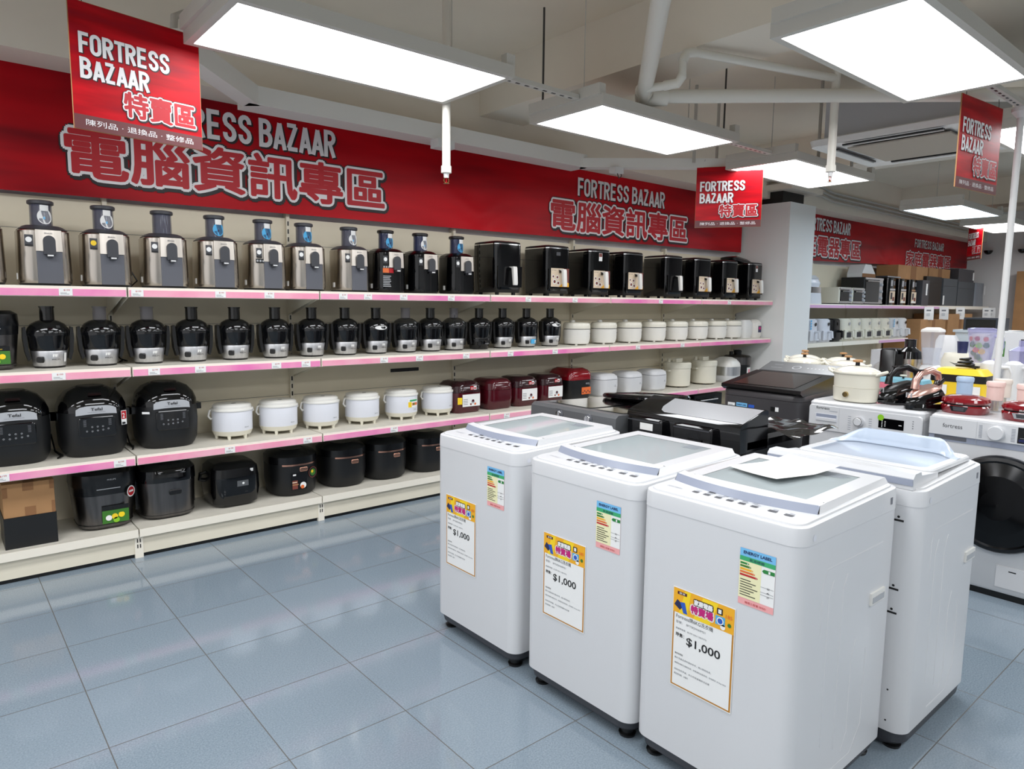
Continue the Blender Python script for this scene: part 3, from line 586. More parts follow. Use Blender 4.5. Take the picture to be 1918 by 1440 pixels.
# ------------------------------------------------------------------ third shelf
def multicooker(label, red_tag=False, small_tag=False):
    t = thing('multicooker', label, 'multicooker', group='big black multicookers on the third shelf')
    MB().loft([(0, .125, .13, .09), (.02, .138, .145, .1), (.05, .15, .157, .11), (.15, .155, .162, .11), (.235, .152, .158, .11)], 'black_matte', n=8).build('body', t)
    MB().loft([(.233, .154, .16, .112), (.262, .152, .158, .112), (.3, .138, .145, .105), (.335, .11, .118, .09), (.352, .075, .085, .07)], 'black_gloss', n=8).build('lid', t)
    MB().lathe([(.07, .351), (.062, .358)], 'dark_steel', 28).build('lid_cap', t)
    n = 14; g = MB(); o = []; i2 = []
    for k in range(n+1):
        u = -1+2*k/n; x = .092*u; y = -.1655+.012*u*u; o.append((x, y, .226-.006*u*u)); i2.append((x*.98, y+.002, .268-.018*u*u*u*u))
    g.add(o+i2, [(k, k+1, n+2+k, n+1+k) for k in range(n)], 'light_grey'); g.text('Tefal', (-.026, -.1668, .243), X, Z, .052, .015, 'ink', off=.015); g.text('MULTICOOKER', (-.04, -.1668, .234), X, Z, .08, .0035, 'grey_ink'); g.build('name_plate', t)
    c = MB(); rings = [[(px, -.164-dd, .158+pz) for px, pz in rrect(.083-e, .052-e, .014, 4)] for dd, e in ((-.01, 0), (0, 0), (.002, .003))]
    c.rings([r[::1] for r in rings], 'black_gloss', cap0=False)
    for q in ((-.024, 0), (0, 0), (.024, 0), (-.048, -.02), (-.024, -.022), (0, -.02), (.024, -.018), (.048, -.014)):
        c.disc((q[0], -.1665, .16+q[1]), X, Z, .0042, 'light_grey', 8); c.disc((q[0], -.1667, .16+q[1]), X, Z, .0028, 'black', 8)
    for sx in (-.062, .05):
        for k in range(6): c.box(sx, sx+.013, -.1667, -.1664, .165+.006*k, .1665+.006*k, 'grey_ink')
    c.build('control_panel', t)
    w = MB(); w.arc(.148, -12, 12, .318, .33, 'maroon', n=6, rad1=.138); w.arc(.1486, -11.6, 11.6, .3186, .3294, 'black', n=6, rad1=.1388); w.arc(.149, -9, 9, .3232, .3248, 'maroon', n=5, rad1=.1475); w.xf(Matrix.Translation((0, .005, .0))); w.build('warning_label', t)
    for sx in (-1, 1):
        h = MB(); h.box(min(.145*sx, .185*sx), max(.145*sx, .185*sx), -.035, .035, .19, .225, 'black_soft'); h.build('side_handle', t, smooth=False)
    if red_tag:
        s = MB(); o_ = Vector((.112, -.15, .155)); u = Vector((.86, .5, 0)); s.quad(o_, u, Z, .032, .075, 'paper'); nn = u.cross(Z)*.0006; s.quad(o_+nn+Z*.03+u*.002, u, Z, .028, .042, 'red_text'); s.text('2', o_+nn*2+Z*.036+u*.007, u, Z, .014, .026, 'paper', off=.02); s.box(.116, .13, -.153, -.149, .16, .17, 'black'); s.build('guarantee_sticker', t, smooth=False)
    if small_tag:
        s = MB().quad((-.145, -.138, .2), Vector((.78, -.62, 0)), Z, .04, .012, 'paper'); s.build('small_sticker', t, smooth=False)
    return t
for x, l, a, b in ((.3, 'big black multicooker cut by the photo edge, above the carton', False, False), (.643, 'big black multicooker with a red two-year sticker on its right side', True, False), (1.001, 'big black multicooker beside the first small white rice cooker', False, True)):
    multicooker(l, a, b).location = (x, 4.2, Z3)
def footed_cooker(label, sticker=False):
    t = thing('rice_cooker', label, 'rice cooker', group='small white footed cookers on the third shelf')
    MB().lathe([(.09, .018), (.104, .024), (.114, .05)], 'ivory', 36).build('base', t)
    for a in (-120, -60, 0, 60, 120, 180):
        MB().lathe([(.008, 0), (.012, .026)], 'ivory', 8, .092*math.cos(R(a)), .092*math.sin(R(a))).build('foot', t)
    b = MB().lathe([(.113, .048), (.114, .165), (.111, .17)], 'cool_white', 40); b.text('BRUNO', (.035, -.1105, .068), Vector((.95, .31, 0)), Z, .028, .007, 'grey_ink'); b.build('body', t)
    MB().lathe([(.118, .166), (.119, .174), (.117, .178)], 'offwhite', 36).build('rim', t)
    l = MB().lathe([(.109, .178), (.109, .194), (.1, .202), (.04, .206)], 'offwhite', 36); l.disc((.0, -.03, .2062), X, Y, .015, 'dark_grey', 16, ry=.012); l.build('lid', t)
    MB().tube([(-.108, .01, .175), (-.125, .01, .165), (-.132, .01, .135), (-.12, .01, .118), (-.112, .01, .12)], .006, 'offwhite', 8).build('lever', t)
    MB().tube([(.112, .0, .172), (.122, .0, .165), (.126, .0, .15), (.113, 0, .146)], .006, 'offwhite', 8).build('latch', t)
    if sticker:
        s = MB().arc(.1146, -8, 44, .085, .145, 'paper', n=8); s.arc(.1149, -6, 8, .088, .125, 'yellow', n=3); s.arc(.1149, 10, 40, .1, .118, 'orange', n=5); s.arc(.1149, 0, 40, .128, .14, 'label_green', n=5); s.arc(.1152, 14, 22, .102, .116, 'leaf_green', n=2); s.disc((0, 0, 0), X, Z, .0001, 'paper', 3); s.build('picture_sticker', t)
    return t
for i, x in enumerate([1.362, 1.642, 1.922, 2.218, 2.522, 2.824]):
    l = ['white footed rice cooker next to the last big black multicooker', 'second white footed rice cooker from the black multicookers', 'third white footed rice cooker, above the shelf joint', 'white footed rice cooker just before the one with a picture sticker', 'white footed rice cooker with a colourful picture sticker', 'white footed rice cooker beside the first maroon cooker'][i]
    footed_cooker(l, i == 4).location = (x, 4.18, Z3)
def maroon_cooker(label, stick=True, yellow=False):
    t = thing('rice_cooker', label, 'rice cooker', group='maroon cookers on the third shelf')
    MB().loft([(0, .11, .12, .05), (.015, .122, .132, .06), (.08, .13, .142, .065), (.15, .128, .14, .065)], 'maroon', n=6).build('body', t)
    MB().loft([(.152, .127, .139, .064), (.2, .122, .134, .062), (.226, .1, .112, .055), (.234, .07, .085, .045)], 'maroon_dark' if stick else 'maroon', n=6).build('lid', t)
    MB().box(.05, .075, -.12, -.095, .2155, .2165, 'paper').build('lid_tag', t, smooth=False) if stick else None
    if stick:
        s = MB().quad((-.075, -.1435, .05), X, Z, .16, .09, 'paper')
        for k in range(4): s.quad((-.068, -.144, .065+.012*k), X, Z, .04, .004, 'grey_ink')
        s.disc((.02, -.144, .085), X, Z, .016, 'light_grey', 14); s.disc((.02, -.1443, .09), X, Z, .01, 'maroon', 12); s.disc((.0, -.144, .066), X, Z, .008, 'brown_print', 10); s.disc((.04, -.144, .066), X, Z, .009, 'orange', 10)
        if yellow: s.quad((-.115, -.137, .07), Vector((.95, -.31, 0)), Z, .035, .05, 'yellow')
        s.build('info_sticker', t, smooth=False)
        q = MB().quad((.0, -.137, .168), X, Z, .03, .03, 'red').quad((.031, -.137, .168), X, Z, .025, .03, 'paper')
        q.quad((.006, -.1375, .175), X, Z, .018, .004, 'paper').quad((.006, -.1375, .184), X, Z, .018, .004, 'paper').quad((.036, -.1375, .176), X, Z, .015, .012, 'red_text'); q.build('award_sticker', t, smooth=False)
    return t
for x, l, s, y in ((3.048, 'maroon rice cooker with white sticker, beside the last white footed cooker', True, True), (3.354, 'maroon rice cooker without any sticker', False, False), (3.625, 'maroon rice cooker with stickers, right of the unstickered one', True, False), (3.908, 'maroon rice cooker with stickers, touching the red and black cooker', True, False)):
    maroon_cooker(l, s, y).location = (x, 4.21, Z3)
t = thing('rice_cooker', 'taller black rice cooker with a bright red lid and orange label', 'rice cooker', (4.235, 4.23, Z3))
MB().loft([(0, .12, .13, .05), (.015, .132, .143, .06), (.17, .136, .148, .05)], 'black_matte', n=6).build('body', t); MB().loft([(.17, .138, .15, .05), (.22, .136, .148, .05), (.25, .115, .13, .045), (.268, .08, .1, .04)], 'red_dark', n=6).build('lid', t)
s = MB().quad((.0, -.1485, .045), X, Z, .11, .06, 'orange'); [s.quad((.008+.02*k, -.149, .055+.012*(k % 2)), X, Z, .016, .012, 'brown_print') for k in range(5)]; s.build('label_sticker', t, smooth=False); MB().text('BIDJ', (.05, -.149, .125), X, Z, .04, .018, 'light_grey').build('logo', t, smooth=False)
def round_box_cooker(label):
    t = thing('rice_cooker', label, 'rice cooker', group='rounded white cookers on the third shelf')
    b = MB().loft([(0, .09, .1, .05), (.02, .107, .12, .06), (.09, .115, .128, .065), (.15, .114, .127, .065)], 'white', n=6); b.quad((.03, -.1285, .09), X, Z, .03, .002, 'grey_ink'); b.quad((.036, -.1285, .096), X, Z, .015, .008, 'light_grey'); b.build('body', t)
    MB().loft([(.15, .111, .124, .063), (.154, .111, .124, .063)], 'mid_grey', n=6).build('seam', t)
    MB().loft([(.154, .114, .127, .065), (.182, .108, .12, .06), (.198, .085, .098, .05), (.204, .04, .05, .03)], 'white', n=6).build('lid', t); return t
p = round_box_cooker('rounded white rice cooker touching the red and black cooker'); p.location = (4.584, 4.18, Z3)
dup(p, (4.925, 4.18, Z3), 'rounded white rice cooker in the middle of three alike'); dup(p, (5.284, 4.18, Z3), 'rounded white rice cooker beside the tall white pressure cooker')
def pressure_pot(label):
    t = thing('pressure_cooker', label, 'pressure cooker', group='tall white pressure cookers on the third shelf')
    [MB().lathe([(.014, 0), (.014, .012)], 'dark_grey', 8, .09*math.cos(R(a)), .09*math.sin(R(a))).build('foot', t) for a in (45, 135, 225, 315)]
    b = MB().lathe([(.11, .01), (.128, .018), (.13, .19)], 'ivory', 40)
    for k in range(5): b.arc(.1306, 18, 40, .07+.02*k, .0705+.02*k, 'light_grey', n=4)
    b.build('body', t); MB().lathe([(.134, .19), (.135, .2), (.135, .238), (.125, .248)], 'ivory', 40).build('lid', t)
    MB().box(-.05, .05, -.022, .022, .246, .283, 'ivory').build('lid_handle', t, smooth=False); MB().lathe([(.018, .246), (.018, .28)], 'ivory', 14, -.06, .06).build('valve', t); MB().box(-.165, -.125, -.02, .02, .16, .175, 'ivory').build('side_handle', t, smooth=False); return t
p = pressure_pot('tall white pressure cooker beside the rounded white cookers'); p.location = (5.72, 4.2, Z3); dup(p, (6.17, 4.2, Z3), 'tall white pressure cooker beside the silver-banded one')
t = thing('rice_cooker', 'white rice cooker with a wide silver band and domed lid', 'rice cooker', (6.57, 4.2, Z3))
MB().loft([(0, .11, .12, .07), (.02, .125, .135, .08), (.07, .13, .14, .085)], 'white', n=7).build('base', t); MB().loft([(.07, .1305, .1405, .085), (.165, .1305, .1405, .085)], 'steel_bright', n=7).build('band', t); MB().loft([(.165, .131, .141, .086), (.2, .125, .135, .085), (.24, .095, .105, .07), (.262, .05, .06, .04)], 'offwhite', n=7).build('lid', t); MB().box(.02, .07, -.105, -.07, .232, .236, 'black').build('display', t, smooth=False)
t = thing('pressure_cooker', 'dark steel pressure cooker at the back corner beside the column', 'pressure cooker', (6.86, 4.24, Z3))
MB().lathe([(.13, 0), (.14, .02), (.14, .17)], 'black', 32).build('body', t); b = MB().lathe([(.145, .17), (.145, .25), (.13, .265), (.06, .275)], 'dark_steel', 32); b.build('lid', t); MB().lathe([(.04, .27), (.045, .315), (.03, .325)], 'black', 16).build('lid_knob', t); MB().lathe([(.02, .27), (.02, .31)], 'black', 10, -.08, .03).build('valve', t); s = MB().arc(.1412, -10, 38, .06, .14, 'paper', n=6); s.arc(.1416, 0, 14, .08, .12, 'pink_box', n=3); s.build('info_sticker', t)

# second shelf, far left: dark pressure cooker with a food picture; lower deck cookers
def dark_multi(label, name='multicooker', w=.15, h=.325, round_tag=True):
    t = thing(name, label, 'multicooker'); k = w/.15; v = h/.325
    MB().loft([(0, .11*k, .115*k, .08*k), (.015*v, .128*k, .133*k, .09*k), (.19*v, .145*k, .15*k, .1*k)], 'dark_steel', n=7).build('body', t)
    MB().loft([(0, .112*k, .117*k, .08*k), (.03*v, .132*k, .137*k, .09*k)], 'black_soft', n=7).build('base', t)
    MB().loft([(.19*v, .146*k, .151*k, .1*k), (.235*v, .15*k, .155*k, .1*k), (.24*v, .152*k, .157*k, .1*k), (.3*v, .148*k, .153*k, .1*k), (.318*v, .12*k, .125*k, .09*k)], 'black_soft', n=7).build('lid', t)
    MB().loft([(.316*v, .05*k, .06*k, .03*k, 0, .02), (.326*v, .045*k, .055*k, .03*k, 0, .02)], 'black_gloss', n=4).build('lid_handle', t)
    g = MB(); y = -.1585*k; g.text('PHILIPS', (-.0, y, .268*v), X, Z, .04*k, .008*k, 'light_grey'); g.box(-.05*k, .06*k, y+.003, y+.006, .222*v, .226*v, 'light_grey'); g.build('logo', t, smooth=False)
    s = MB(); y = -.1405*k; s.quad((-.03*k, y-.005, .035*v), X, Vector((0, -.055, 1)).normalized(), .125*k, .095*v, 'black'); s.quad((-.03*k, y-.0056, .035*v), X, Vector((0, -.055, 1)).normalized(), .125*k, .07*v, 'leaf_green'); 
    for q in ((0, .065, 'paper'), (.028, .07, 'yellow'), (.06, .075, 'sun_yellow'), (.035, .05, 'lime')): s.disc((q[0]*k, y-.0085, q[1]*v), X, Z, .015*k, q[2], 12)
    s.text('multicooker', (-.025*k, y-.009, .112*v), X, Z, .09*k, .009, 'yellow'); s.build('picture_sticker', t, smooth=False)
    if round_tag: s = MB(); u = Vector((.75, .66, 0)); o_ = Vector((.112*k, -.137*k, .19*v)); s.disc(o_, u, Z, .03*k, 'paper', 20); s.disc(o_+u.cross(Z)*.0006, u, Z, .024*k, 'red_text', 18); s.quad(o_+u.cross(Z)*.001-u*.016*k-Z*.004, u, Z, .032*k, .01, 'paper'); s.build('round_sticker', t, smooth=False)
    return t
dark_multi('dark multicooker with a food sticker, cut by the photo edge beside the juice extractors', w=.13, h=.29, round_tag=False).location = (.222, 4.2, Z2)
dark_multi('dark grey multicooker with a green food sticker and round red sticker on the lowest deck').location = (.676, 4.22, ZD)
t = thing('multicooker', 'dark steel multicooker on the lowest deck, right of the green-stickered one', 'multicooker', (.985, 4.23, ZD))
MB().loft([(0, .12, .13, .08), (.02, .138, .148, .09), (.21, .148, .158, .1)], 'dark_steel', n=7).build('body', t); MB().loft([(0, .122, .132, .08), (.028, .14, .15, .09)], 'black', n=7).build('base', t); MB().loft([(.21, .15, .16, .1), (.23, .15, .16, .1), (.275, .148, .158, .1), (.305, .125, .135, .09), (.315, .08, .09, .06)], 'black_gloss', n=7).build('lid', t); q = MB(); q.rings([[(px+.02, -.1595-d, .15+pz) for px, pz in rrect(.032-e, .014-e, .009, 4)] for d, e in ((-.006, 0), (.002, 0), (.004, .003))], 'black_soft', cap0=False); q.build('push_button', t); MB().text('Tefal', (.05, -.16, .255), X, Z, .025, .006, 'light_grey').build('logo', t, smooth=False); [MB().box(min(a, a+.015), a+.015, -.03, .03, .05, .22, 'black_soft').build('side_trim', t, smooth=False) for a in (-.155, .14)]
t = thing('rice_cooker', 'glossy black square rice cooker with a small grey plate on the lowest deck', 'rice cooker', (1.351, 4.22, ZD))
MB().loft([(0, .11, .12, .06), (.02, .13, .14, .07), (.1, .14, .152, .07), (.18, .138, .15, .07)], 'black_gloss', n=7).build('body', t); MB().loft([(.18, .137, .149, .07), (.23, .132, .144, .07), (.255, .11, .12, .06), (.262, .06, .08, .05)], 'black_soft', n=7).build('lid', t); q = MB().box(-.01, .055, -.1545, -.151, .125, .158, 'gun'); q.disc((.025, -.155, .142), X, Z, .007, 'paper', 10); q.build('name_plate', t, smooth=False); MB().tube([(-.13, .02, .2), (-.165, .02, .19), (-.17, .02, .16), (-.137, .02, .15)], .012, 'black_soft', 8).build('side_handle', t); MB().quad((.07, -.145, .205), X, Z, .018, .018, 'paper').build('small_sticker', t, smooth=False)
def copper_cooker(label, picture=False):
    t = thing('rice_cooker', label, 'rice cooker', group='black cookers with copper trim on the lowest deck')
    MB().loft([(0, .12, .13, .1), (.02, .14, .15, .12), (.1, .15, .16, .13), (.205, .15, .16, .13)], 'black_matte', n=8).build('body', t)
    MB().loft([(.205, .152, .162, .132), (.25, .152, .162, .132), (.268, .135, .145, .12), (.28, .08, .09, .07)], 'black_soft', n=8).build('lid', t)
    MB().loft([(.268, .1, .11, .09), (.283, .07, .08, .06)], 'black_gloss', n=8).build('lid_disc', t)
    n = 12; g = MB(); v = []
    for k in range(n+1):
        u = -1+2*k/n; x = .105*u
        y = -.1625 if abs(x) < .02 else -.1625+.13*(1-math.sqrt(max(0, 1-((abs(x)-.02)/.13)**2)))
        v += [(x, y-.0015, .196), (x, y-.0015, .206)]
    g.add(v, [(2*k, 2*k+2, 2*k+3, 2*k+1) for k in range(n)], 'copper'); g.build('copper_strip', t)
    q = MB(); q.rings([[(px+.02, -.161-d, .17+pz) for px, pz in rrect(.026-e, .013-e, .008, 4)] for d, e in ((-.006, 0), (.003, 0), (.005, .003))], 'copper', cap0=False); q.build('push_button', t)
    if picture:
        s = MB(); y = -.1632; s.quad((-.06, y, .045), X, Z, .1, .105, 'black_soft'); s.quad((-.055, y-.0003, .05), X, Z, .035, .055, 'brown_print'); s.disc((.015, y-.0004, .07), X, Z, .02, 'paper', 14); s.disc((.01, y-.0006, .06), X, Z, .012, 'orange', 12); s.quad((-.055, y-.0005, .09), X, Z, .03, .006, 'beige_print'); s.quad((-.055, y-.0005, .075), X, Z, .04, .006, 'card'); s.quad((-.05, y-.0005, .135), X, Z, .02, .01, 'paper'); u = Vector((.93, .36, 0)); s.disc((.085, -.149, .14), u, Z, .035, 'brown_print', 20); s.disc(Vector((.085, -.149, .14))+u.cross(Z)*.0006, u, Z, .031, 'black', 20); s.disc(Vector((.085, -.149, .14))+u.cross(Z)*.0012, u, Z, .022, 'leaf_green', 14); s.disc(Vector((.08, -.1508, .146))+u.cross(Z)*.0015, u, Z, .01, 'yellow', 12); s.build('picture_sticker', t, smooth=False)
    return t
for x, l, p_ in ((1.729, 'black rice cooker with copper trim and a food picture on its front', True), (2.081, 'plain black copper-trimmed rice cooker next to the pictured one', False), (2.397, 'plain black copper-trimmed rice cooker second from the nearest white washer', False), (2.745, 'black copper-trimmed rice cooker half hidden behind the white washer', False)):
    copper_cooker(l, p_).location = (x, 4.23, ZD)
t = thing('cardboard_box', 'brown cardboard carton standing on a black box on the lowest deck', 'box', (.335, 4.15, ZD+.155))
b = MB().loft([(0, .105, .115, .002), (.165, .105, .115, .002)], 'card', n=1); b.build('carton', t, smooth=False)
[MB().quad((x_, -.1158, z_), X, Z, w_, h_, 'card_dark').build('packing_tape', t, smooth=False) for x_, z_, w_, h_ in ((-.025, .125, .045, .04), (-.02, 0, .045, .045), (-.105, .1, .02, .05), (.085, .12, .02, .045), (.09, 0, .015, .06))]; MB().quad((-.02, -.115, .1652), X, Y, .045, .23, 'card_dark').build('packing_tape', t, smooth=False)
t = thing('cardboard_box', 'black box under the brown carton on the lowest deck', 'box', (.335, 4.15, ZD)); MB().loft([(0, .108, .118, .002), (.154, .108, .118, .002)], 'black_matte', n=1).build('box_body', t, smooth=False)
t = thing('oven', 'black electric oven with a bar handle on the lowest deck near the column', 'oven', (6.1, 4.24, ZD)); MB().loft([(0, .24, .17, .02), (.31, .24, .17, .02)], 'black_matte', n=3).build('body', t, smooth=False); d = MB().box(-.22, .12, -.178, -.17, .03, .28, 'black_gloss').build('door', t, smooth=False); MB().tube([(-.2, -.205, .26), (.1, -.205, .26)], .007, 'steel_bright', 8).build('handle', d)
t = thing('oven', 'black electric oven on the lowest deck, left of the one with the bar handle', 'oven', (5.5, 4.24, ZD)); MB().loft([(0, .24, .17, .02), (.31, .24, .17, .02)], 'black_matte', n=3).build('body', t, smooth=False); MB().box(-.22, .12, -.178, -.17, .03, .28, 'black_gloss').build('door', t, smooth=False)

# ------------------------------------------------------------------ top-loading washers
def energy_label(parent, xc, zc, y, w=.1, h=.152):
    s = MB(); o = Vector((xc-w/2, y, zc-h/2))
    def q(x, z, ww, hh, m, l): s.quad(o+X*x*w+Z*z*h-Y*l*2e-4, X, Z, ww*w, hh*h, m)
    q(0, 0, 1, 1, 'label_pink', 1); q(0, .12, 1, .76, 'paper', 2); q(0, .12, .62, .72, 'label_cream', 3); q(0, .84, 1, .16, 'sky', 3); q(0, .78, 1, .08, 'label_green', 4)
    s.text('ENERGY LABEL', o+X*.1*w+Z*.905*h-Y*.0012, X, Z, .8*w, .055*h, 'navy', off=.03); s.text('能源標籤', o+X*.28*w+Z*.795*h-Y*.0012, X, Z, .42*w, .05*h, 'navy')
    for k, (c, l) in enumerate((('green', .24), ('leaf_green', .3), ('poster_yellow', .36), ('orange', .42), ('red', .5))):
        z = .72-.052*k; s.poly(o+Z*z*h-Y*.001, X, Z, [(.02*w, 0), (l*w, 0), ((l+.04)*w, .017*h), (l*w, .034*h), (.02*w, .034*h)], c)
        s.text('12345'[k], o+X*(l-.02)*w+Z*(z+.006)*h-Y*.0014, X, Z, .025*w, .022*h, 'paper')
    s.poly(o+Z*.665*h-Y*.001, X, Z, [(.64*w, .03*h), (.69*w, 0), (.99*w, 0), (.99*w, .065*h), (.69*w, .065*h)], 'green'); s.text('1', o+X*.82*w+Z*.675*h-Y*.0014, X, Z, .05*w, .045*h, 'paper', off=.03)
    for k in range(7):
        q(.04, .44-.045*k, .3+.05*((k*3) % 5), .014, 'ink', 6); 
        if k in (1, 3, 4): q(.62, .46-.045*k, .36, .006, 'grey_ink', 6)
    for k, tx in enumerate(('22', '6', '47')): s.text(tx, o+X*.8*w+Z*(.4-.075*k)*h-Y*.0014, X, Z, .07*w, .03*h, 'ink')
    s.text('機電工程署 EMSD', o+X*.2*w+Z*.035*h-Y*.0014, X, Z, .6*w, .04*h, 'red_text')
    return s.build('energy_label', parent, smooth=False)
def price_sheet(parent, xc, zc, y, w=.196, h=.292):
    s = MB(); o = Vector((xc-w/2, y, zc-h/2)); P = lambda x, z, l: o+X*x*w+Z*z*h-Y*l*3e-4
    s.box(o.x-.002, o.x+w+.002, y, y+.0012, o.z-.003, o.z+h+.002, 'paper')
    s.quad(P(0, 0, 1), X, Z, w, h, 'gold_line'); s.quad(P(.025, .015, 2), X, Z, .95*w, .96*h, 'paper'); s.quad(P(0, .755, 3), X, Z, w, .245*h, 'poster_yellow')
    s.poly(P(0, .755, 4), X, Z, [(.35*w, 0), (.62*w, 0), (.75*w, .24*h), (.5*w, .24*h)], 'sun_yellow'); s.poly(P(0, .755, 4), X, Z, [(.1*w, 0), (.25*w, 0), (.3*w, .24*h), (.2*w, .24*h)], 'sun_yellow')
    s.poly(P(.02, .79, 5), X, Z, [(0, .04*h), (.1*w, 0), (.16*w, .05*h), (.05*w, .1*h)], 'navy'); s.poly(P(.12, .77, 6), X, Z, [(0, .1*h), (.06*w, 0), (.13*w, .0), (.08*w, .11*h)], 'blue')
    s.quad(P(.07, .945, 5), X, Z, .16*w, .03*h, 'maroon'); s.text('豐澤', P(.1, .95, 6), X, Z, .1*w, .02*h, 'paper')
    s.text('家居電器', P(.36, .9, 5), X, Z, .3*w, .05*h, 'black_text', ring=.004); s.text('家居電器', P(.36, .9, 6.5), X, Z, .3*w, .05*h, 'paper', ring=.001)
    s.text('特賣場', P(.31, .81, 5), X, Z, .36*w, .075*h, 'paper', ring=.005); s.text('特賣場', P(.31, .81, 6.5), X, Z, .36*w, .075*h, 'magenta', ring=.0013)
    s.quad(P(.71, .8, 5), X, Z, .15*w, .085*h, 'tag_blue'); s.disc(P(.785, .84, 6), X, Z, .055*w, 'paper', 16); s.disc(P(.785, .84, 7), X, Z, .04*w, 'blue', 16); s.quad(P(.73, .9, 5), X, Z, .09*w, .06*h, 'black'); s.quad(P(.75, .91, 6), X, Z, .05*w, .04*h, 'paper')
    s.text('185', P(.87, .89, 6), X, Z, .1*w, .035*h, 'orange'); s.disc(P(.83, .79, 5), X, Z, .04*w, 'paper', 12); s.disc(P(.93, .83, 5), X, Z, .03*w, 'leaf_green', 10)
    T = lambda t, x, z, ww, hh, m='ink', off=0: s.text(t, P(x, z, 4), X, Z, ww*w, hh*h, m, off=off)
    T('Fortress牌6KG洗衣機', .06, .702, .62, .045, 'dark_grey'); T('型號：  BFTSFJW60M21', .06, .648, .5, .03, 'grey_ink'); T('建議零售價：$2,399 (SKU 12837575)', .06, .585, .52, .022, 'grey_ink')
    T('現售：', .06, .515, .15, .04, 'ink', .02); T('$1,000', .25, .45, .56, .095, 'ink', .015)
    T('機身有瑕疵', .06, .33, .14, .02, 'ink'); T('圖片及產品資料僅供參考，請以實物為準。', .06, .285, .62, .02, 'grey_ink'); T('優惠受條款及細則約束，詳情請向店員查詢，有效期至 30-Sep-2025', .06, .23, .86, .02, 'grey_ink'); T('如有任何爭議，本公司保留最終決定權', .06, .165, .6, .02, 'grey_ink'); T('產品保用期：24個月', .06, .12, .24, .02, 'grey_ink')
    return s.build('price_sheet', parent, smooth=False)
def side_emboss(mb, sx, hw, m='white'):   # pressed ribs on a washer side
    x = sx*(hw-.0036)
    for pts in ([(.19, .70), (-.15, .70), (-.17, .66), (-.17, .52)], [(-.11, .66), (-.13, .62), (-.13, .2)], [(-.03, .66), (-.05, .62), (-.05, .16)], [(.05, .45), (.03, .4), (.03, .18), (.0, .13)], [(.12, .4), (.12, .17), (.06, .1), (-.1, .07+.03)]):
        mb.tube([(x, y, z) for y, z in pts], .005, m, 6)
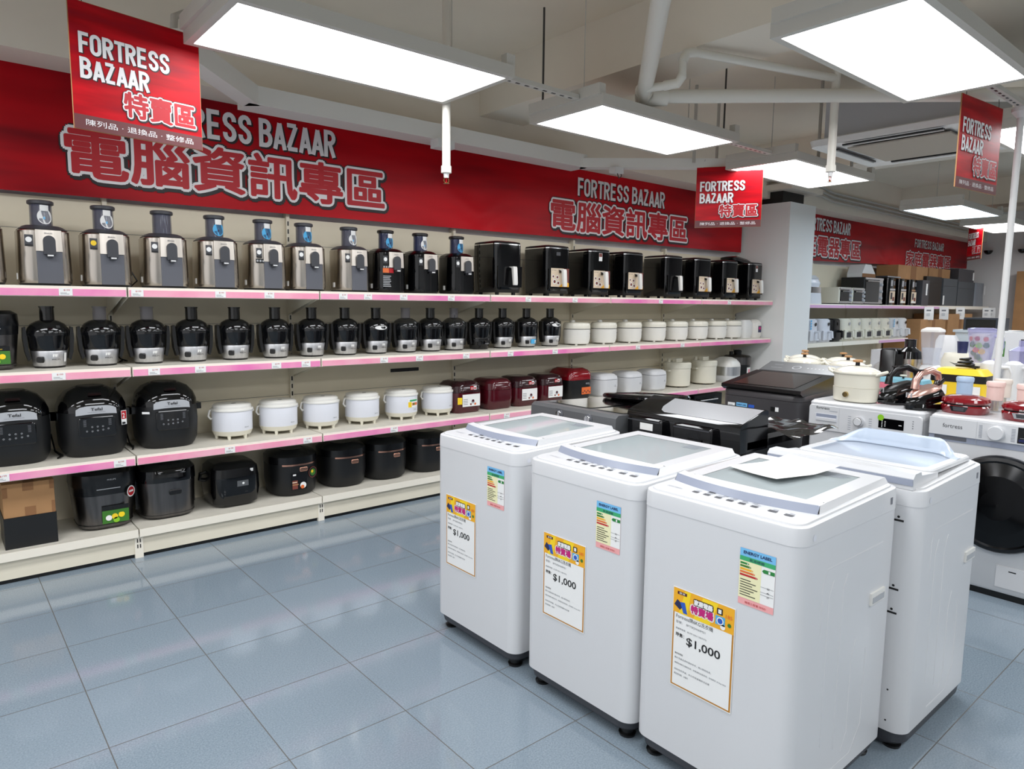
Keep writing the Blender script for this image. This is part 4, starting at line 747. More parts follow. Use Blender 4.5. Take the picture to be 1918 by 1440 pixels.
def washer(label, loc, rz, price=None, energy=None, back=False, W=.25, D=.295):
    t = thing('washing_machine', label, 'washing machine', loc, rz, 'white top-loading washers')
    b = MB(); b.loft([(.035, W-.02, D-.02, .05), (.035, W-.012, D-.012, .05), (.068, W-.006, D-.006, .05)], 'dark_grey', n=6)
    if back: b = MB(); b.loft([(.004, W-.03, D-.03, .05), (.03, W-.008, D-.008, .05), (.068, W-.004, D-.004, .05)], 'dark_grey', n=6)
    b.build('plinth', t)
    for x in (-W+.05, W-.05):
        for y in (-D+.05, D-.05):
            MB().lathe([(.026, 0), (.028, .008), (.02, .012), (.02, .026), (.032, .03), (.036, .05)], 'black', 16, x, y).build('foot', t)
    b = MB(); b.loft([(.066, W, D, .045), (.785, W, D, .045)], 'white', n=7)
    side_emboss(b, 1, W)
    if back:
        for z in (.735, .52, .445): b.box(.178, .208, -D-.001, -D+.002, z, z+.006, 'black'); b.disc((.193, -D-.001, z+.014), X, Z, .004, 'black', 8)
        b.disc((.2, -D-.001, .2), X, Z, .003, 'black', 8); b.disc((.2, -D-.001, .1), X, Z, .003, 'black', 8)
    b.build('cabinet', t)
    h = MB(); x = W; yy = .17 if not back else .19
    h.box(x-.004, x+.006, yy-.045, yy+.045, .525, .56, 'offwhite'); h.box(x+.006, x+.0075, yy-.038, yy+.038, .53, .548, 'light_grey'); h.build('side_grip', t, smooth=False)
    c = MB(); zt = .842
    tl = .03
    c.loft([(.785, W-.004, D-.004, .044), (.7855, W+.0012, D+.0012, .046), (.83, W, D, .046, 0, 0, tl*.6), (zt-.002, W-.0015, D-.0015, .045, 0, 0, tl), (zt, W-.005, D-.005, .043, 0, 0, tl), (zt, W-.013, D-.013, .04, 0, 0, tl), (zt+.005, W-.0145, D-.0145, .039, 0, 0, tl), (zt+.006, W-.017, D-.017, .038, 0, 0, tl)], 'white_cover', n=7)
    c.box(W-.002, W+.0015, D-.075, D-.062, .805, .825, 'grey_ink'); c.disc((W+.0015, -D+.06, .803), Y, Z, .009, 'cool_white', 14)
    c.build('top_cover', t)
    if back:
        # control ridge at the near (rear) edge and a see-through lid behind it
        r = MB(); r.prism([(-D+.004, .835), (-D+.002, .87), (-D+.015, .883), (-D+.06, .884), (-D+.065, .872), (-D+.2, .862), (-D+.2, .84)], 'x', -W+.012, W-.03, 'white_cover'); r.box(-W+.013, W-.031, -D+.0005, -D+.003, .848, .868, 'band_and_lid_shade'); r.build('rear_ridge', t, smooth=True, ang=25)  # grey strip paints the shading along the ridge
        l = MB(); l.loft([(.857, W-.035, .185, .03, 0, .07), (.868, W-.035, .185, .03, 0, .07), (.872, W-.04, .18, .03, 0, .07)], 'white_cover', n=5, cap1=False); l.rings([[(x_*k, y_*k+.07, z) for x_, y_ in rrect(W-.04, .18, .03, 5)] for k, z in ((1, .872), (.9, .8725), (.88, .868))], 'white_cover', cap0=False, cap1=False); lid = l.build('lid', t)
        MB().add([(x_*.89, y_*.89+.07, .869) for x_, y_ in rrect(W-.04, .18, .03, 5)], [tuple(range(24))], 'clear_blue').build('window', lid, smooth=False)
        n = 24; g = MB(); pr = []
        for k in range(n+1):
            x_ = -W+.04+(2*W-.08)*k/n; e = min(1, min(k, n-k)/5); e = e*e*(3-2*e); hh = .004+.044*e; yy = .225-.07*(1-e)
            pr.append([(x_, yy-.035, .872), (x_, yy-.012, .872+hh*.75), (x_, yy+.004, .872+hh), (x_, yy+.012, .872+hh*.95), (x_, yy+.006, .872+hh*.6), (x_, yy-.01, .871)])
        g.rings(pr, 'clear_blue'); g.build('lid_grip', lid)
        return t
    # sloping control panel with buttons
    p = MB(); sl = lambda y: zt+.0065+tl*y+.0006
    p.text('FORTRESS', (-.2, -.235, sl(-.235)), X, Vector((0, 1, tl)), .05, .009, 'pale_ink')
    for k in range(6): p.quad((-.115+.037*k, -.235, sl(-.235)), X, Vector((0, 1, tl)), .019, .014, 'dark_grey'); p.quad((-.115+.037*k, -.214, sl(-.214)), X, Vector((0, 1, tl)), .02, .003, 'pale_ink')
    p.quad((-.08, -.205, sl(-.205)), X, Vector((0, 1, tl)), .022, .011, 'dark_grey')
    for k in range(4): p.quad((-.03+.03*k, -.205, sl(-.205)), X, Vector((0, 1, tl)), .016, .003, 'pale_ink'); p.quad((-.03+.03*k, -.197, sl(-.197)), X, Vector((0, 1, tl)), .018, .003, 'pale_ink')
    for k in range(2): p.quad((.12+.045*k, -.235, sl(-.235)), X, Vector((0, 1, tl)), .024, .015, 'dark_grey'); p.quad((.125+.045*k, -.213, sl(-.213)), X, Vector((0, 1, tl)), .016, .003, 'pale_ink')
    p.build('control_panel', t, smooth=False)
    # lid: bowed front grip, frame, glass
    n = 16; hw = .222; y1 = D-.03; zf = lambda y: .843+.03*y
    def fr(x): return -.16-.032*(1-(x/hw)**2)
    L = MB(); xs = [-hw+2*hw*k/n for k in range(n+1)]
    top = []; bot = []
    for x in xs: bot.append((x, fr(x)-.012, zf(fr(x))-.002)); 
    for x in xs: top.append((x, fr(x)+.004, zf(fr(x))+.026))
    L.add(bot+top, [(k, k+1, n+2+k, n+1+k) for k in range(n)], 'band_and_lid_shade')  # shade on the lid's front face painted in as blue-grey
    in_ = [(x*.98, fr(x)+.03, zf(fr(x))+.03) for x in xs]
    L.add(top+in_, [(k, k+1, n+2+k, n+1+k) for k in range(n)], 'white_cover')
    dn = [(x*.96, fr(x)+.052, zf(fr(x))+.021) for x in xs]
    L.add(in_+dn, [(k, k+1, n+2+k, n+1+k) for k in range(n)], 'white_cover')
    yb = -.115; zz = lambda y: zf(y)+.021
    L.add(dn+[(x*.96, yb, zz(yb)) for x in xs], [(k, k+1, n+2+k, n+1+k) for k in range(n)], 'white_cover')
    for q in ((-hw*.96, -.165, yb, y1), (.165, hw*.96, yb, y1)):
        L.add([(q[0], q[2], zz(q[2])), (q[1], q[2], zz(q[2])), (q[1], q[3], zz(q[3])), (q[0], q[3], zz(q[3]))], [(0, 1, 2, 3)], 'white_cover')
    L.add([(-.165, y1-.055, zz(y1-.055)), (.165, y1-.055, zz(y1-.055)), (.165, y1, zz(y1)), (-.165, y1, zz(y1))], [(0, 1, 2, 3)], 'white_cover')
    for sx in (-1, 1):
        L.add([(sx*hw*.96, fr(hw)+.05, zz(-.11)), (sx*hw*.96, y1, zz(y1)), (sx*(hw+.005), y1, zz(y1)-.022), (sx*(hw+.005), fr(hw)-.01, zf(-.17)-.004), (sx*hw, fr(hw)+.004, zf(fr(hw))+.026)], [(0, 1, 2, 3, 4)], 'white_cover')
        L.add([(sx*hw, -.165, zf(-.165)+.026), (sx*hw*.98, -.135, zf(-.165)+.03), (sx*hw*.96, -.113, zz(-.113)), (sx*hw, -.113, zz(-.113))], [(0, 1, 2, 3)], 'white_cover')
    L.add([(-hw, y1, zz(y1)-.02), (hw, y1, zz(y1)-.02), (hw*.96, y1, zz(y1)), (-hw*.96, y1, zz(y1))], [(0, 1, 2, 3)], 'white_cover')
    lid = L.build('lid', t, ang=50)
    g = MB(); g.add([(-.165, yb, zz(yb)-.001), (.165, yb, zz(yb)-.001), (.165, y1-.055, zz(y1-.055)-.001), (-.165, y1-.055, zz(y1-.055)-.001)], [(0, 1, 2, 3)], 'glass_lid'); g.build('glass', lid, smooth=False)
    s = MB()
    for k in range(5): s.quad((.075, .16+.012*k, zz(.16+.012*k)), X, Vector((0, 1, .03)), .06+.006*(k % 3), .005, 'pale_ink')
    s.build('notice', lid, smooth=False)
    if price: price_sheet(t, price[0], price[1], -D-.0025)
    if energy: energy_label(t, energy[0], energy[1], -D-.001)
    return t
washer('white top-loading washer nearest the shelves, first of three with price sheets', (1.89, 2.112, 0), -PI/2, (-.078, .446), (.142, .685), W=.258)
washer('middle of the three white top-loading washers with price sheets', (1.89, 1.547, 0), -PI/2, (-.053, .443), (.139, .68))
washer('nearest white top-loading washer, a loose white paper lying on its glass lid', (1.89, 1.034, 0), -PI/2, (-.018, .427), (.136, .672))
washer('white top-loading washer turned backwards with a see-through lid, behind the nearest one', (2.475, .985, 0), -PI/2, back=True, D=.272, W=.255)
n = 14; v = []; f = []
for i in range(n+1):
    for j in range(7):
        a = i/n; bq = j/6; v.append((-.1+.2*bq, -.13+.26*a, .004+.05*max(0, a-.55)**1.3+.012*(1-a)*(bq-.5)**2))
for i in range(n):
    for j in range(6): q = i*7+j; f.append((q, q+1, q+8, q+7))
o = MB().add(v, f, 'paper').build('paper_sheet'); o.location = (2.0, 1.06, .870); o.rotation_euler = (0, -.02, R(-105)); tag(o, 'loose white sheet of paper curling on the glass lid of the nearest washer', 'paper')

# ------------------------------------------------------------------ twin-tub and dark machines behind
t = thing('washing_machine', 'grey twin-tub washer with two knobs, behind the first white washer', 'washing machine', (2.6, 2.315, 0), -PI/2)
MB().loft([(.03, .27, .24, .03), (.78, .28, .25, .035)], 'gun', n=5).build('cabinet', t)
b = MB(); b.rings([[(sx*.283, y, z) for sx, y, z in ((-1, a, z0), (1, a, z0), (1, c, z1), (-1, c, z1))] for a, z0, c, z1 in ((-.265, .775, .255, .775), (-.272, .79, .26, .8), (-.268, .864, .262, .845), (-.25, .878, .255, .858))], 'gun'); b.build('top_cover', t, ang=20)
for x in (-.076, .116):
    k = MB().lathe([(.024, 0), (.024, .004)], 'mid_grey', 20).lathe([(.017, .004), (.016, .014)], 'chrome', 18).box(-.003, .003, -.015, .015, .014, .02, 'chrome'); k.xf(Matrix.Translation((x, -.2685, .842)) @ Matrix.Rotation(R(88), 4, 'X')); k.build('knob', t)
g = MB(); g.add([(-.24, -.19, .878), (.05, -.19, .878), (.05, .22, .868), (-.24, .22, .868)], [(0, 1, 2, 3)], 'chrome'); g.add([(.08, -.19, .878), (.26, -.19, .878), (.26, .22, .868), (.08, .22, .868)], [(0, 1, 2, 3)], 'chrome'); g.xf(Matrix.Translation((0, .0, .001))); g.build('lid', t, smooth=False)
MB().tube([(-.283, -.25, .8), (-.283, -.25, .84), (-.27, -.24, .868)], .003, 'light_grey', 6).build('edge_trim', t); MB().text('WASH', (-.1, -.2735, .861), X, Z, .045, .006, 'ink').build('marking', t, smooth=False)
o = MB().rings([[(x*k, y*k, z) for x, y in rrect(.2, .18, .09, 6)] for k, z in ((1, 0), (1.02, .012), (.98, .022), (.9, .018))], 'black_gloss').build('tub_lid'); o.location = (2.95, 2.36, .872); o.rotation_euler = (R(-3), R(4), 0); tag(o, 'loose glossy black lid behind the grey twin-tub washer', 'lid')
t = thing('stand', 'plain dark stand carrying the loose black lid behind the grey washer', 'stand', (2.98, 2.36, 0)); MB().loft([(0, .12, .18, .03), (.855, .12, .18, .03)], 'dark_grey', n=4).build('body', t); MB().loft([(.855, .125, .185, .03), (.868, .125, .185, .03)], 'black_matte', n=4).build('top', t)
t = thing('washing_machine', 'glossy black twin-tub washer seen from behind, partly under plastic film', 'washing machine', (2.7, 1.755, 0), -PI/2)
MB().loft([(.03, .28, .25, .03), (.80, .285, .255, .035)], 'black_soft', n=5).build('cabinet', t)
MB().loft([(.8, .287, .257, .036), (.83, .287, .257, .036), (.845, .27, .24, .03)], 'black_gloss', n=5).build('top_cover', t)
c = MB(); c.prism([(-.272, .79), (-.28, .88), (-.276, .896), (-.26, .906), (-.09, .952), (-.072, .944), (-.068, .79)], 'x', -.287, .287, 'black_gloss'); c.build('console', t, ang=25)
dv = Vector((0, .17, .046)).normalized(); MB().poly((0, -.255, .9085), X, dv, [(-.1, 0), (.283, 0), (.283, .16), (-.16, .16), (-.15, .06), (-.13, .02)], 'silver_plate').build('console_plate', t, smooth=False)
for nm, xa in (('hose_box', -.165), ('hose_box', .085)):
    bx = MB(); bx.rings([[(xa+px, -.276-d, .838+pz) for px, pz in rrect(.095-e, .042-e, .012, 4)] for d, e in ((-.01, 0), (.03, 0), (.036, .006))], 'black_gloss', cap0=False); bx.box(xa-.09, xa+.085, -.314, -.311, .864, .869, 'dark_grey'); q = bx.build(nm, t)
    if xa < 0: MB().quad((xa-.02, -.3128, .828), X, Z, .07, .03, 'paper').build('maker_label', q, smooth=False)
    else: MB().box(xa-.02, xa+.05, -.32, -.312, .81, .826, 'black_soft').build('latch', q, smooth=False)
n, m_ = 18, 12; v = []; f = []
for i in range(n+1):
    for j in range(m_+1):
        a, bq = i/n, j/m_; y = -.08+.38*a; x = .13+.28*bq
        z = (.94-.1*bq)*(1-a)**3+.852*(1-(1-a)**3)
        z += .01*math.sin(9*a+14*bq)*a + .006*math.sin(21*bq-6*a)*min(1, a*3)
        v.append((x, y, max(z+.004, .857-.5*max(0, bq-.8))))
for i in range(n):
    for j in range(m_): q = i*(m_+1)+j; f.append((q, q+m_+1, q+m_+2, q+1))
o = MB().add(v, f, 'film').build('plastic_film', ang=80); o.location = (2.7, 1.755, 0); o.rotation_euler = (0, 0, -PI/2); tag(o, 'crumpled dark plastic film draped over the black twin-tub washer', 'plastic film')
# dark grey top loader facing us
t = thing('washing_machine', 'dark grey top-loading washer with energy label, beside the first front loader', 'washing machine', (4.15, 2.215, 0), -PI/2)
MB().loft([(.04, .25, .29, .05), (.815, .262, .3, .055)], 'taupe', n=6).build('cabinet', t)
c = MB(); c.loft([(.817, .262, .3, .055), (.86, .262, .3, .055, 0, 0, .06), (.872, .255, .293, .055, 0, 0, .07)], 'taupe', n=6); c.build('top_cover', t)
l = MB(); l.prism([(-.312, .868), (-.31, .886), (.1, .95), (.12, .93), (.12, .87), (-.28, .85)], 'x', -.262, .262, 'lid_black'); l.build('lid', t, ang=20)
g = MB(); dv = Vector((0, .41, .064)).normalized(); g.quad((-.2, -.27, .894), X, dv, .4, .34, 'gun_lid'); g.build('lid_window', t, smooth=False)
c = MB(); c.prism([(.12, .87), (.12, .952), (.27, 1.0), (.295, .995), (.298, .86)], 'x', -.256, .256, 'gun'); c.build('console', t, ang=20)
dv = Vector((0, .15, .048)).normalized(); k = MB(); nn = X.cross(dv)
def on(x, s_, l=.0008): return Vector((x, .12, .952))+dv*s_+nn*l
k.text('SAMSUNG', on(-.2, .1), X, dv, .06, .01, 'light_grey'); k.quad(on(-.2, .05), X, dv, .08, .003, 'light_grey'); k.disc(on(-.03, .075), X, dv, .03, 'light_grey', 20); k.disc(on(-.03, .075, .002), X, dv, .023, 'gun', 20)
for q in range(6): k.quad(on(.04+.025*q, .07), X, dv, .01, .012, 'light_grey')
k.build('control_marks', t, smooth=False)
s = MB().quad((-.215, -.3015, .715), X, Z, .05, .055, 'paper'); [s.quad((-.21, -.302, .722+.008*q), X, Z, .03, .003, 'grey_ink') for q in range(5)]; s.build('spec_sticker', t, smooth=False)
s = MB().quad((-.155, -.3015, .65), X, Z, .075, .125, 'paper').quad((-.155, -.302, .735), X, Z, .075, .04, 'sky').quad((-.155, -.302, .7), X, Z, .075, .035, 'label_cream'); s.text('ENERGY LABEL', (-.15, -.3024, .757), X, Z, .064, .01, 'navy', off=.02); s.quad((-.15, -.3026, .708), X, Z, .04, .022, 'sun_yellow'); s.build('energy_label', t, smooth=False)
s = MB().quad((-.072, -.3015, .66), X, Z, .04, .11, 'blue').quad((-.072, -.302, .715), X, Z, .04, .018, 'yellow').quad((-.07, -.302, .665), X, Z, .036, .035, 'tag_blue'); s.build('feature_sticker', t, smooth=False)
s = MB().quad((.075, -.3015, .748), X, Z, .03, .026, 'black').quad((.105, -.3015, .748), X, Z, .022, .026, 'paper'); s.build('small_sticker', t, smooth=False)

# ------------------------------------------------------------------ front loaders
def dial(mb, x, z, r, y, m, seg=28, ring=None):
    k = MB(); k.lathe([(r*1.02, 0), (r, .02), (r*.9, .024)], m, seg); 
    k.xf(Matrix.Translation((x, y, z)) @ Matrix.Rotation(R(90), 4, 'X')); mb.v, kk = mb.v, len(mb.v)
    mb.add(k.v, k.f, m); return mb
t = thing('front_loader', 'white front-loading washer with a green dot on its display, under the cream pot', 'washing machine', (4.135, 1.6, 0), -PI/2)
MB().loft([(.02, .288, .28, .02), (.05, .298, .29, .025), (.8, .298, .29, .025)], 'white', n=4).build('cabinet', t)
MB().loft([(.8, .3, .295, .03), (.835, .3, .295, .03), (.848, .288, .283, .03)], 'white_cover', n=5).build('worktop', t)
c = MB(); c.rings([[(px, -.285-d, .752+pz) for px, pz in rrect(.297-e, .072-e, .02, 4)] for d, e in ((-.01, 0), (.008, 0), (.012, .004))], 'white_cover', cap0=False)
c.text('fortress', (-.255, -.2975, .8), X, Z, .075, .016, 'ink', off=.01); c.box(-.125, -.124, -.2975, -.2965, .69, .815, 'light_grey'); c.quad((-.18, -.2975, .792), X, Z, .045, .003, 'pale_ink')
for q in range(7):
    c.quad((-.075, -.2975, .705+.012*q), X, Z, .016, .003, 'pale_ink'); c.quad((.035, -.2975, .705+.012*q), X, Z, .016, .003, 'pale_ink')
for q in range(6): c.quad((.09+.025*q, -.2975, .71), X, Z, .008, .005, 'pale_ink'); 
for q in range(4): c.quad((.25, -.2975, .755+.012*q), X, Z, .006, .005, 'grey_ink')
c.build('control_panel', t)
d = MB().box(-.255, -.135, -.299, -.297, .735, .775, 'cool_white').box(-.25, -.14, -.302, -.299, .737, .752, 'white_cover').box(-.252, -.138, -.2995, -.2985, .757, .774, 'band_and_lid_shade'); d.build('detergent_drawer', t, smooth=False)
k = MB(); dial(k, -.015, .757, .025, -.297, 'chrome'); dial(k, -.015, .757, .021, -.301, 'white_cover'); k.build('dial', t)
s = MB().quad((.085, -.2985, .74), X, Z, .125, .052, 'black_gloss'); [s.quad((.1, -.299, .745+.008*q), X, Z, .006, .003, 'paper') for q in range(5)]; [s.quad((.115, -.299, .75+.008*q), X, Z, .006, .003, 'paper') for q in range(4)]; s.quad((.185, -.299, .762), X, Z, .015, .004, 'paper'); s.build('display', t, smooth=False)
MB().disc((.095, -.2995, .795), X, Z, .016, 'lime', 20).build('green_dot', t, smooth=False)
def door(t, x, z, r, y, ry=None):
    d = MB()
    for rr, dd, m in (((1.0, .0), (1.0, .03), 'black_soft'), ((1.0, .03), (.93, .045), 'black'), ((.93, .045), (.86, .04), 'black_gloss'), ((.86, .04), (.6, .05), 'black_gloss')):
        pass
    prof = [(r, 0, 'dark_grey'), (r, .02, 'dark_grey'), (r*.97, .034, 'black_soft'), (r*.9, .038, 'black_soft'), (r*.86, .034, 'door_glass'), (r*.6, .05, 'door_glass'), (r*.3, .056, 'door_glass'), (.002, .058, 'door_glass')]
    N = 48
    for (r0, d0, m0), (r1, d1, m1) in zip(prof, prof[1:]):
        d.rings([[(x+rr*math.cos(2*PI*i/N), y-dd, z+rr*math.sin(2*PI*i/N)) for i in range(N)] for rr, dd in ((r0, d0), (r1, d1))], m1, cap0=False, cap1=False)
    return d.build('door', t)
door(t, 0, .46, .215, -.29)
MB().box(-.28, .28, -.285, -.28, .0, .05, 'light_grey').build('kick_panel', t, smooth=False)
t = thing('front_loader', 'white front-loading washer with large round black door, at the right edge', 'washing machine', (4.115, .96, 0), -PI/2)
MB().loft([(.03, .3, .28, .02), (.045, .305, .29, .025), (.82, .305, .29, .025)], 'white', n=4).build('cabinet', t)
MB().loft([(.82, .307, .292, .028), (.842, .307, .292, .028), (.851, .297, .282, .028)], 'white_cover', n=5).build('worktop', t)
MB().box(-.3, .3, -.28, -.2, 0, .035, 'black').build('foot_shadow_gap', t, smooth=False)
c = MB(); c.box(-.305, .305, -.298, -.28, .752, .836, 'white_cover'); c.box(-.305, .305, -.2925, -.28, .722, .752, 'band_and_lid_shade'); c.box(-.28, -.14, -.2935, -.28, .73, .748, 'mid_grey'); c.box(-.1, -.099, -.2985, -.297, .722, .836, 'light_grey'); c.text('fortress', (-.245, -.2988, .79), X, Z, .085, .02, 'dark_grey')
for q in range(9): c.quad((-.09, -.2988, .762+.007*q), X, Z, .014, .003, 'pale_ink'); c.quad((.04, -.2988, .762+.007*q), X, Z, .016, .003, 'pale_ink')
c.build('control_panel', t, smooth=False)
k = MB(); dial(k, -.018, .793, .034, -.298, 'white_cover', 36); k.build('dial', t)
s = MB().quad((.065, -.2988, .758), X, Z, .19, .074, 'black_gloss'); s.quad((.07, -.2992, .765), X, Z, .18, .012, 'navy'); s.quad((.075, -.2994, .782), X, Z, .17, .001, 'light_grey'); s.build('display', t, smooth=False)
door(t, .02, .458, .232, -.29)
fl = MB().box(.03, .18, -.2945, -.289, .06, .165, 'white_cover').box(.08, .11, -.2952, -.294, .142, .147, 'black'); fl.build('filter_flap', t, smooth=False)

# ------------------------------------------------------------------ things on the front loaders
FZ = .851
def cook_pot(label, full=True):
    t = thing('cooking_pot', label, 'pot', group='cream lidded pots')
    if full:
        MB().loft([(.0, .105, .08, .075), (.006, .115, .088, .085), (.078, .12, .092, .09)], 'ivory', n=8).build('heater_base', t)
        k = MB().lathe([(.016, 0), (.014, .012)], 'gold', 18).box(-.003, .003, -.014, .014, .012, .018, 'gold'); k.xf(Matrix.Translation((-.015, -.091, .042)) @ Matrix.Rotation(R(90), 4, 'X')); k.build('knob', t)
    MB().loft([(.079, .117, .089, .087), (.084, .117, .089, .087), (.15, .118, .09, .088), (.156, .124, .096, .093), (.162, .124, .096, .093)], 'ivory', n=8).build('pot', t)
    MB().loft([(.162, .122, .094, .092), (.172, .118, .09, .088), (.186, .09, .066, .065), (.196, .05, .035, .034), (.198, .02, .015, .014)], 'ivory_gloss', n=8).build('lid', t)
    MB().lathe([(.012, .195), (.011, .218)], 'black', 12).lathe([(.024, .218), (.027, .224), (.024, .23), (.012, .232)], 'card', 18).build('lid_knob', t)
    for sx in (-1, 1):
        MB().tube([(sx*.112, -.03, .152), (sx*.14, -.028, .165), (sx*.158, 0, .172), (sx*.14, .028, .165), (sx*.112, .03, .152)], .0085, 'ivory', 8).build('handle', t)
    return t
p = cook_pot('cream electric pot with a brass knob standing on the first front loader'); p.location = (3.97, 1.70, FZ); p.rotation_euler = (0, 0, -PI/2)
for l, loc in (('cream pot behind the dark washer, nearest the column', (5.3, 2.68, .80)), ('cream pot behind the dark washer, just right of the one nearest the column', (5.0, 2.53, .80)), ('cream pot behind the dark washer, beside the crumpled clear plastic', (5.3, 2.38, .80)), ('cream pot directly behind the electric pot on the first front loader', (5.0, 2.21, .80))):
    dup(p, loc, l, -PI/2)
def iron(label, acc, body2, rz):
    t = thing('steam_iron', label, 'iron', group='steam irons on the front loaders')
    c = MB(); c.loft([(0, .062, .1, .05), (.012, .066, .104, .055), (.03, .06, .095, .05)], 'black_gloss', n=6); c.build('cradle', t)
    def sole(z, k, dy=0): return [(x*k, y*k+dy, z+.0) for x, y in [(.0, -.12), (.03, -.09), (.05, -.03), (.056, .05), (.045, .1), (0, .11), (-.045, .1), (-.056, .05), (-.05, -.03), (-.03, -.09)]]
    b = MB(); b.rings([sole(.03, 1), sole(.044, 1), sole(.075, .9), sole(.095, .72, .01)], 'black_gloss'); b.xf(Matrix.Rotation(R(14), 4, 'X')); b.build('soleplate_body', t, ang=50)
    w = MB(); w.rings([sole(.085, .82, 0), sole(.1, .78, .005), sole(.112, .6, .01)], acc); w.xf(Matrix.Rotation(R(14), 4, 'X')); w.build('accent_band', t, ang=50)
    h = MB().tube([(0, -.075, .105), (0, -.07, .15), (0, -.04, .185), (0, .02, .2), (0, .07, .18), (0, .085, .13), (0, .075, .1)], .016, acc, 12, rs=[.02, .017, .017, .018, .017, .016, .018]); h.box(-.008, .008, -.058, -.03, .198, .205, 'black'); h.build('handle', t)
    MB().lathe([(.012, 0), (.02, .02), (.02, .05)], body2, 12).xf(Matrix.Translation((0, .06, .12)) @ Matrix.Rotation(R(-50), 4, 'X')).build('water_tank', t)
    g = MB()
    for q in range(3): g.box(-.02+.014*q, -.013+.014*q, -.1075, -.104, .06, .085, 'light_grey')
    g.build('markings', t, smooth=False)
    t.rotation_euler = (0, 0, rz); return t
iron('black and dark blue steam iron beside the cream electric pot', 'black_soft', 'blue_iron', R(-130)).location = (4.07, 1.50, FZ)
iron('black and rose gold steam iron between the blue iron and the red waffle maker', 'rose', 'smoke', R(-114)).location = (3.97, 1.345, FZ)
def waffle(label):
    t = thing('waffle_maker', label, 'waffle maker', group='red waffle makers on the front loader')
    MB().loft([(0, .095, .09, .08), (.006, .1, .095, .085), (.035, .105, .1, .09), (.042, .1, .095, .085)], 'red_dark', n=8).build('base', t)
    MB().loft([(.042, .095, .09, .08), (.05, .095, .09, .08)], 'black', n=8).build('gasket', t)
    MB().loft([(.05, .102, .097, .088), (.06, .106, .1, .09), (.075, .1, .094, .085), (.086, .07, .066, .06), (.09, .03, .03, .02)], 'red_dark', n=8).build('lid', t)
    q = MB(); q.poly((0, -.1015, .014), X, Z, [(-.03, 0), (.03, 0), (.042, .026), (-.042, .026)], 'chrome'); q.poly((0, -.1022, .018), X, Z, [(-.022, 0), (.022, 0), (.026, .018), (-.026, .018)], 'dark_grey'); q.text('BRUNO', (-.012, -.1035, .05), X, Z, .03, .008, 'paper'); q.build('latch_plate', t, smooth=False)
    t.rotation_euler = (0, 0, -PI/2); return t
p = waffle('red waffle maker beside the rose gold iron, in front of the blue tumbler'); p.location = (3.99, 1.165, FZ); dup(p, (3.96, .895, FZ), 'red waffle maker cut by the photo edge, in front of a pink tumbler')
def tumbler(label, m, strap=False):
    t = thing('tumbler', label, 'tumbler', group='tumblers on the front loaders')
    MB().lathe([(.034, 0), (.036, .004), (.036, .06)], 'clear', 24).build('cup_base', t); MB().lathe([(.037, .06), (.038, .13)], m, 24).build('sleeve', t); MB().lathe([(.041, .13), (.042, .148), (.038, .154)], m, 24).build('lid', t)
    MB().lathe([(.02, .005), (.02, .055)], 'gold', 12).build('filter', t)
    if strap: MB().tube([(.042, 0, .145), (.056, 0, .13), (.05, 0, .075), (.045, 0, .06), (.04, 0, .075), (.043, 0, .12)], .005, m, 8).build('strap', t)
    return t
tumbler('pale blue lidded tumbler standing behind the red waffle maker', 'tumbler_blue').location = (4.24, 1.25, FZ+.004)
tumbler('pale pink tumbler with a carrying strap in front of the white pole', 'tumbler_pink', True).location = (4.15, 1.085, FZ); 
tumbler('beige tumbler close to the white pole, behind the strapped pink one', 'tumbler_beige').location = (4.33, 1.1, FZ)
tumbler('pale pink tumbler behind the waffle maker at the photo edge', 'tumbler_pink').location = (4.13, .95, FZ)
t = thing('lunch_box', 'pink electric lunch box with a teal lid behind the irons', 'lunch box', (4.3, 1.58, FZ), -PI/2)
MB().loft([(0, .12, .075, .02), (.095, .13, .085, .025)], 'pink_box', n=4).build('body', t); MB().loft([(.095, .132, .087, .025), (.115, .125, .08, .025)], 'teal', n=4).build('lid', t); MB().lathe([(.006, .115), (.006, .13)], 'black', 8).lathe([(.018, .13), (.018, .137)], 'ivory', 14).build('lid_knob', t)

# ------------------------------------------------------------------ display table behind with more appliances
TZ = .80
t = thing('display_table', 'white display table behind the front loaders carrying small appliances', 'table', (5.35, 1.85, 0))
MB().box(-.6, .65, -1.1, 1.05, TZ-.03, TZ, 'white_matte').build('tabletop', t, smooth=False)
for x in (-.55, .6):
    for y in (-1.05, 1.0): MB().box(x-.02, x+.02, y-.02, y+.02, 0, TZ-.03, 'white_matte').build('leg', t, smooth=False)
t = thing('lunch_box', 'yellow and black electric box with a coiled black cord on top', 'box', (4.95, 1.475, TZ), -PI/2)
MB().loft([(0, .145, .1, .02), (.12, .15, .105, .025)], 'yellow', n=4).build('body', t); MB().loft([(.12, .153, .108, .025), (.165, .153, .108, .025)], 'black', n=4).build('band', t); MB().loft([(.165, .152, .107, .025), (.2, .12, .08, .03)], 'yellow', n=4).build('lid', t)
MB().quad((-.09, -.1065, .04), X, Z, .04, .06, 'paper').quad((.08, -.1065, .04), X, Z, .05, .06, 'paper').build('info_sticker', t, smooth=False)
cc = [(.055*math.cos(a*.7)*(1-.02*a)+.01, .03*math.sin(a*.7), .206+.0022*a) for a in range(0, 28)]
o = MB().tube(cc, .007, 'black', 6).box(.05, .085, -.012, .012, .205, .22, 'black').build('power_cord'); o.location = (4.95, 1.475, TZ); o.rotation_euler = (0, 0, -PI/2); tag(o, 'coiled black power cord lying on the yellow box', 'cord')
t = thing('juicer', 'black upright juicer with a steel front behind the pink lunch box', 'juicer', (5.25, 1.955, TZ), -PI/2)
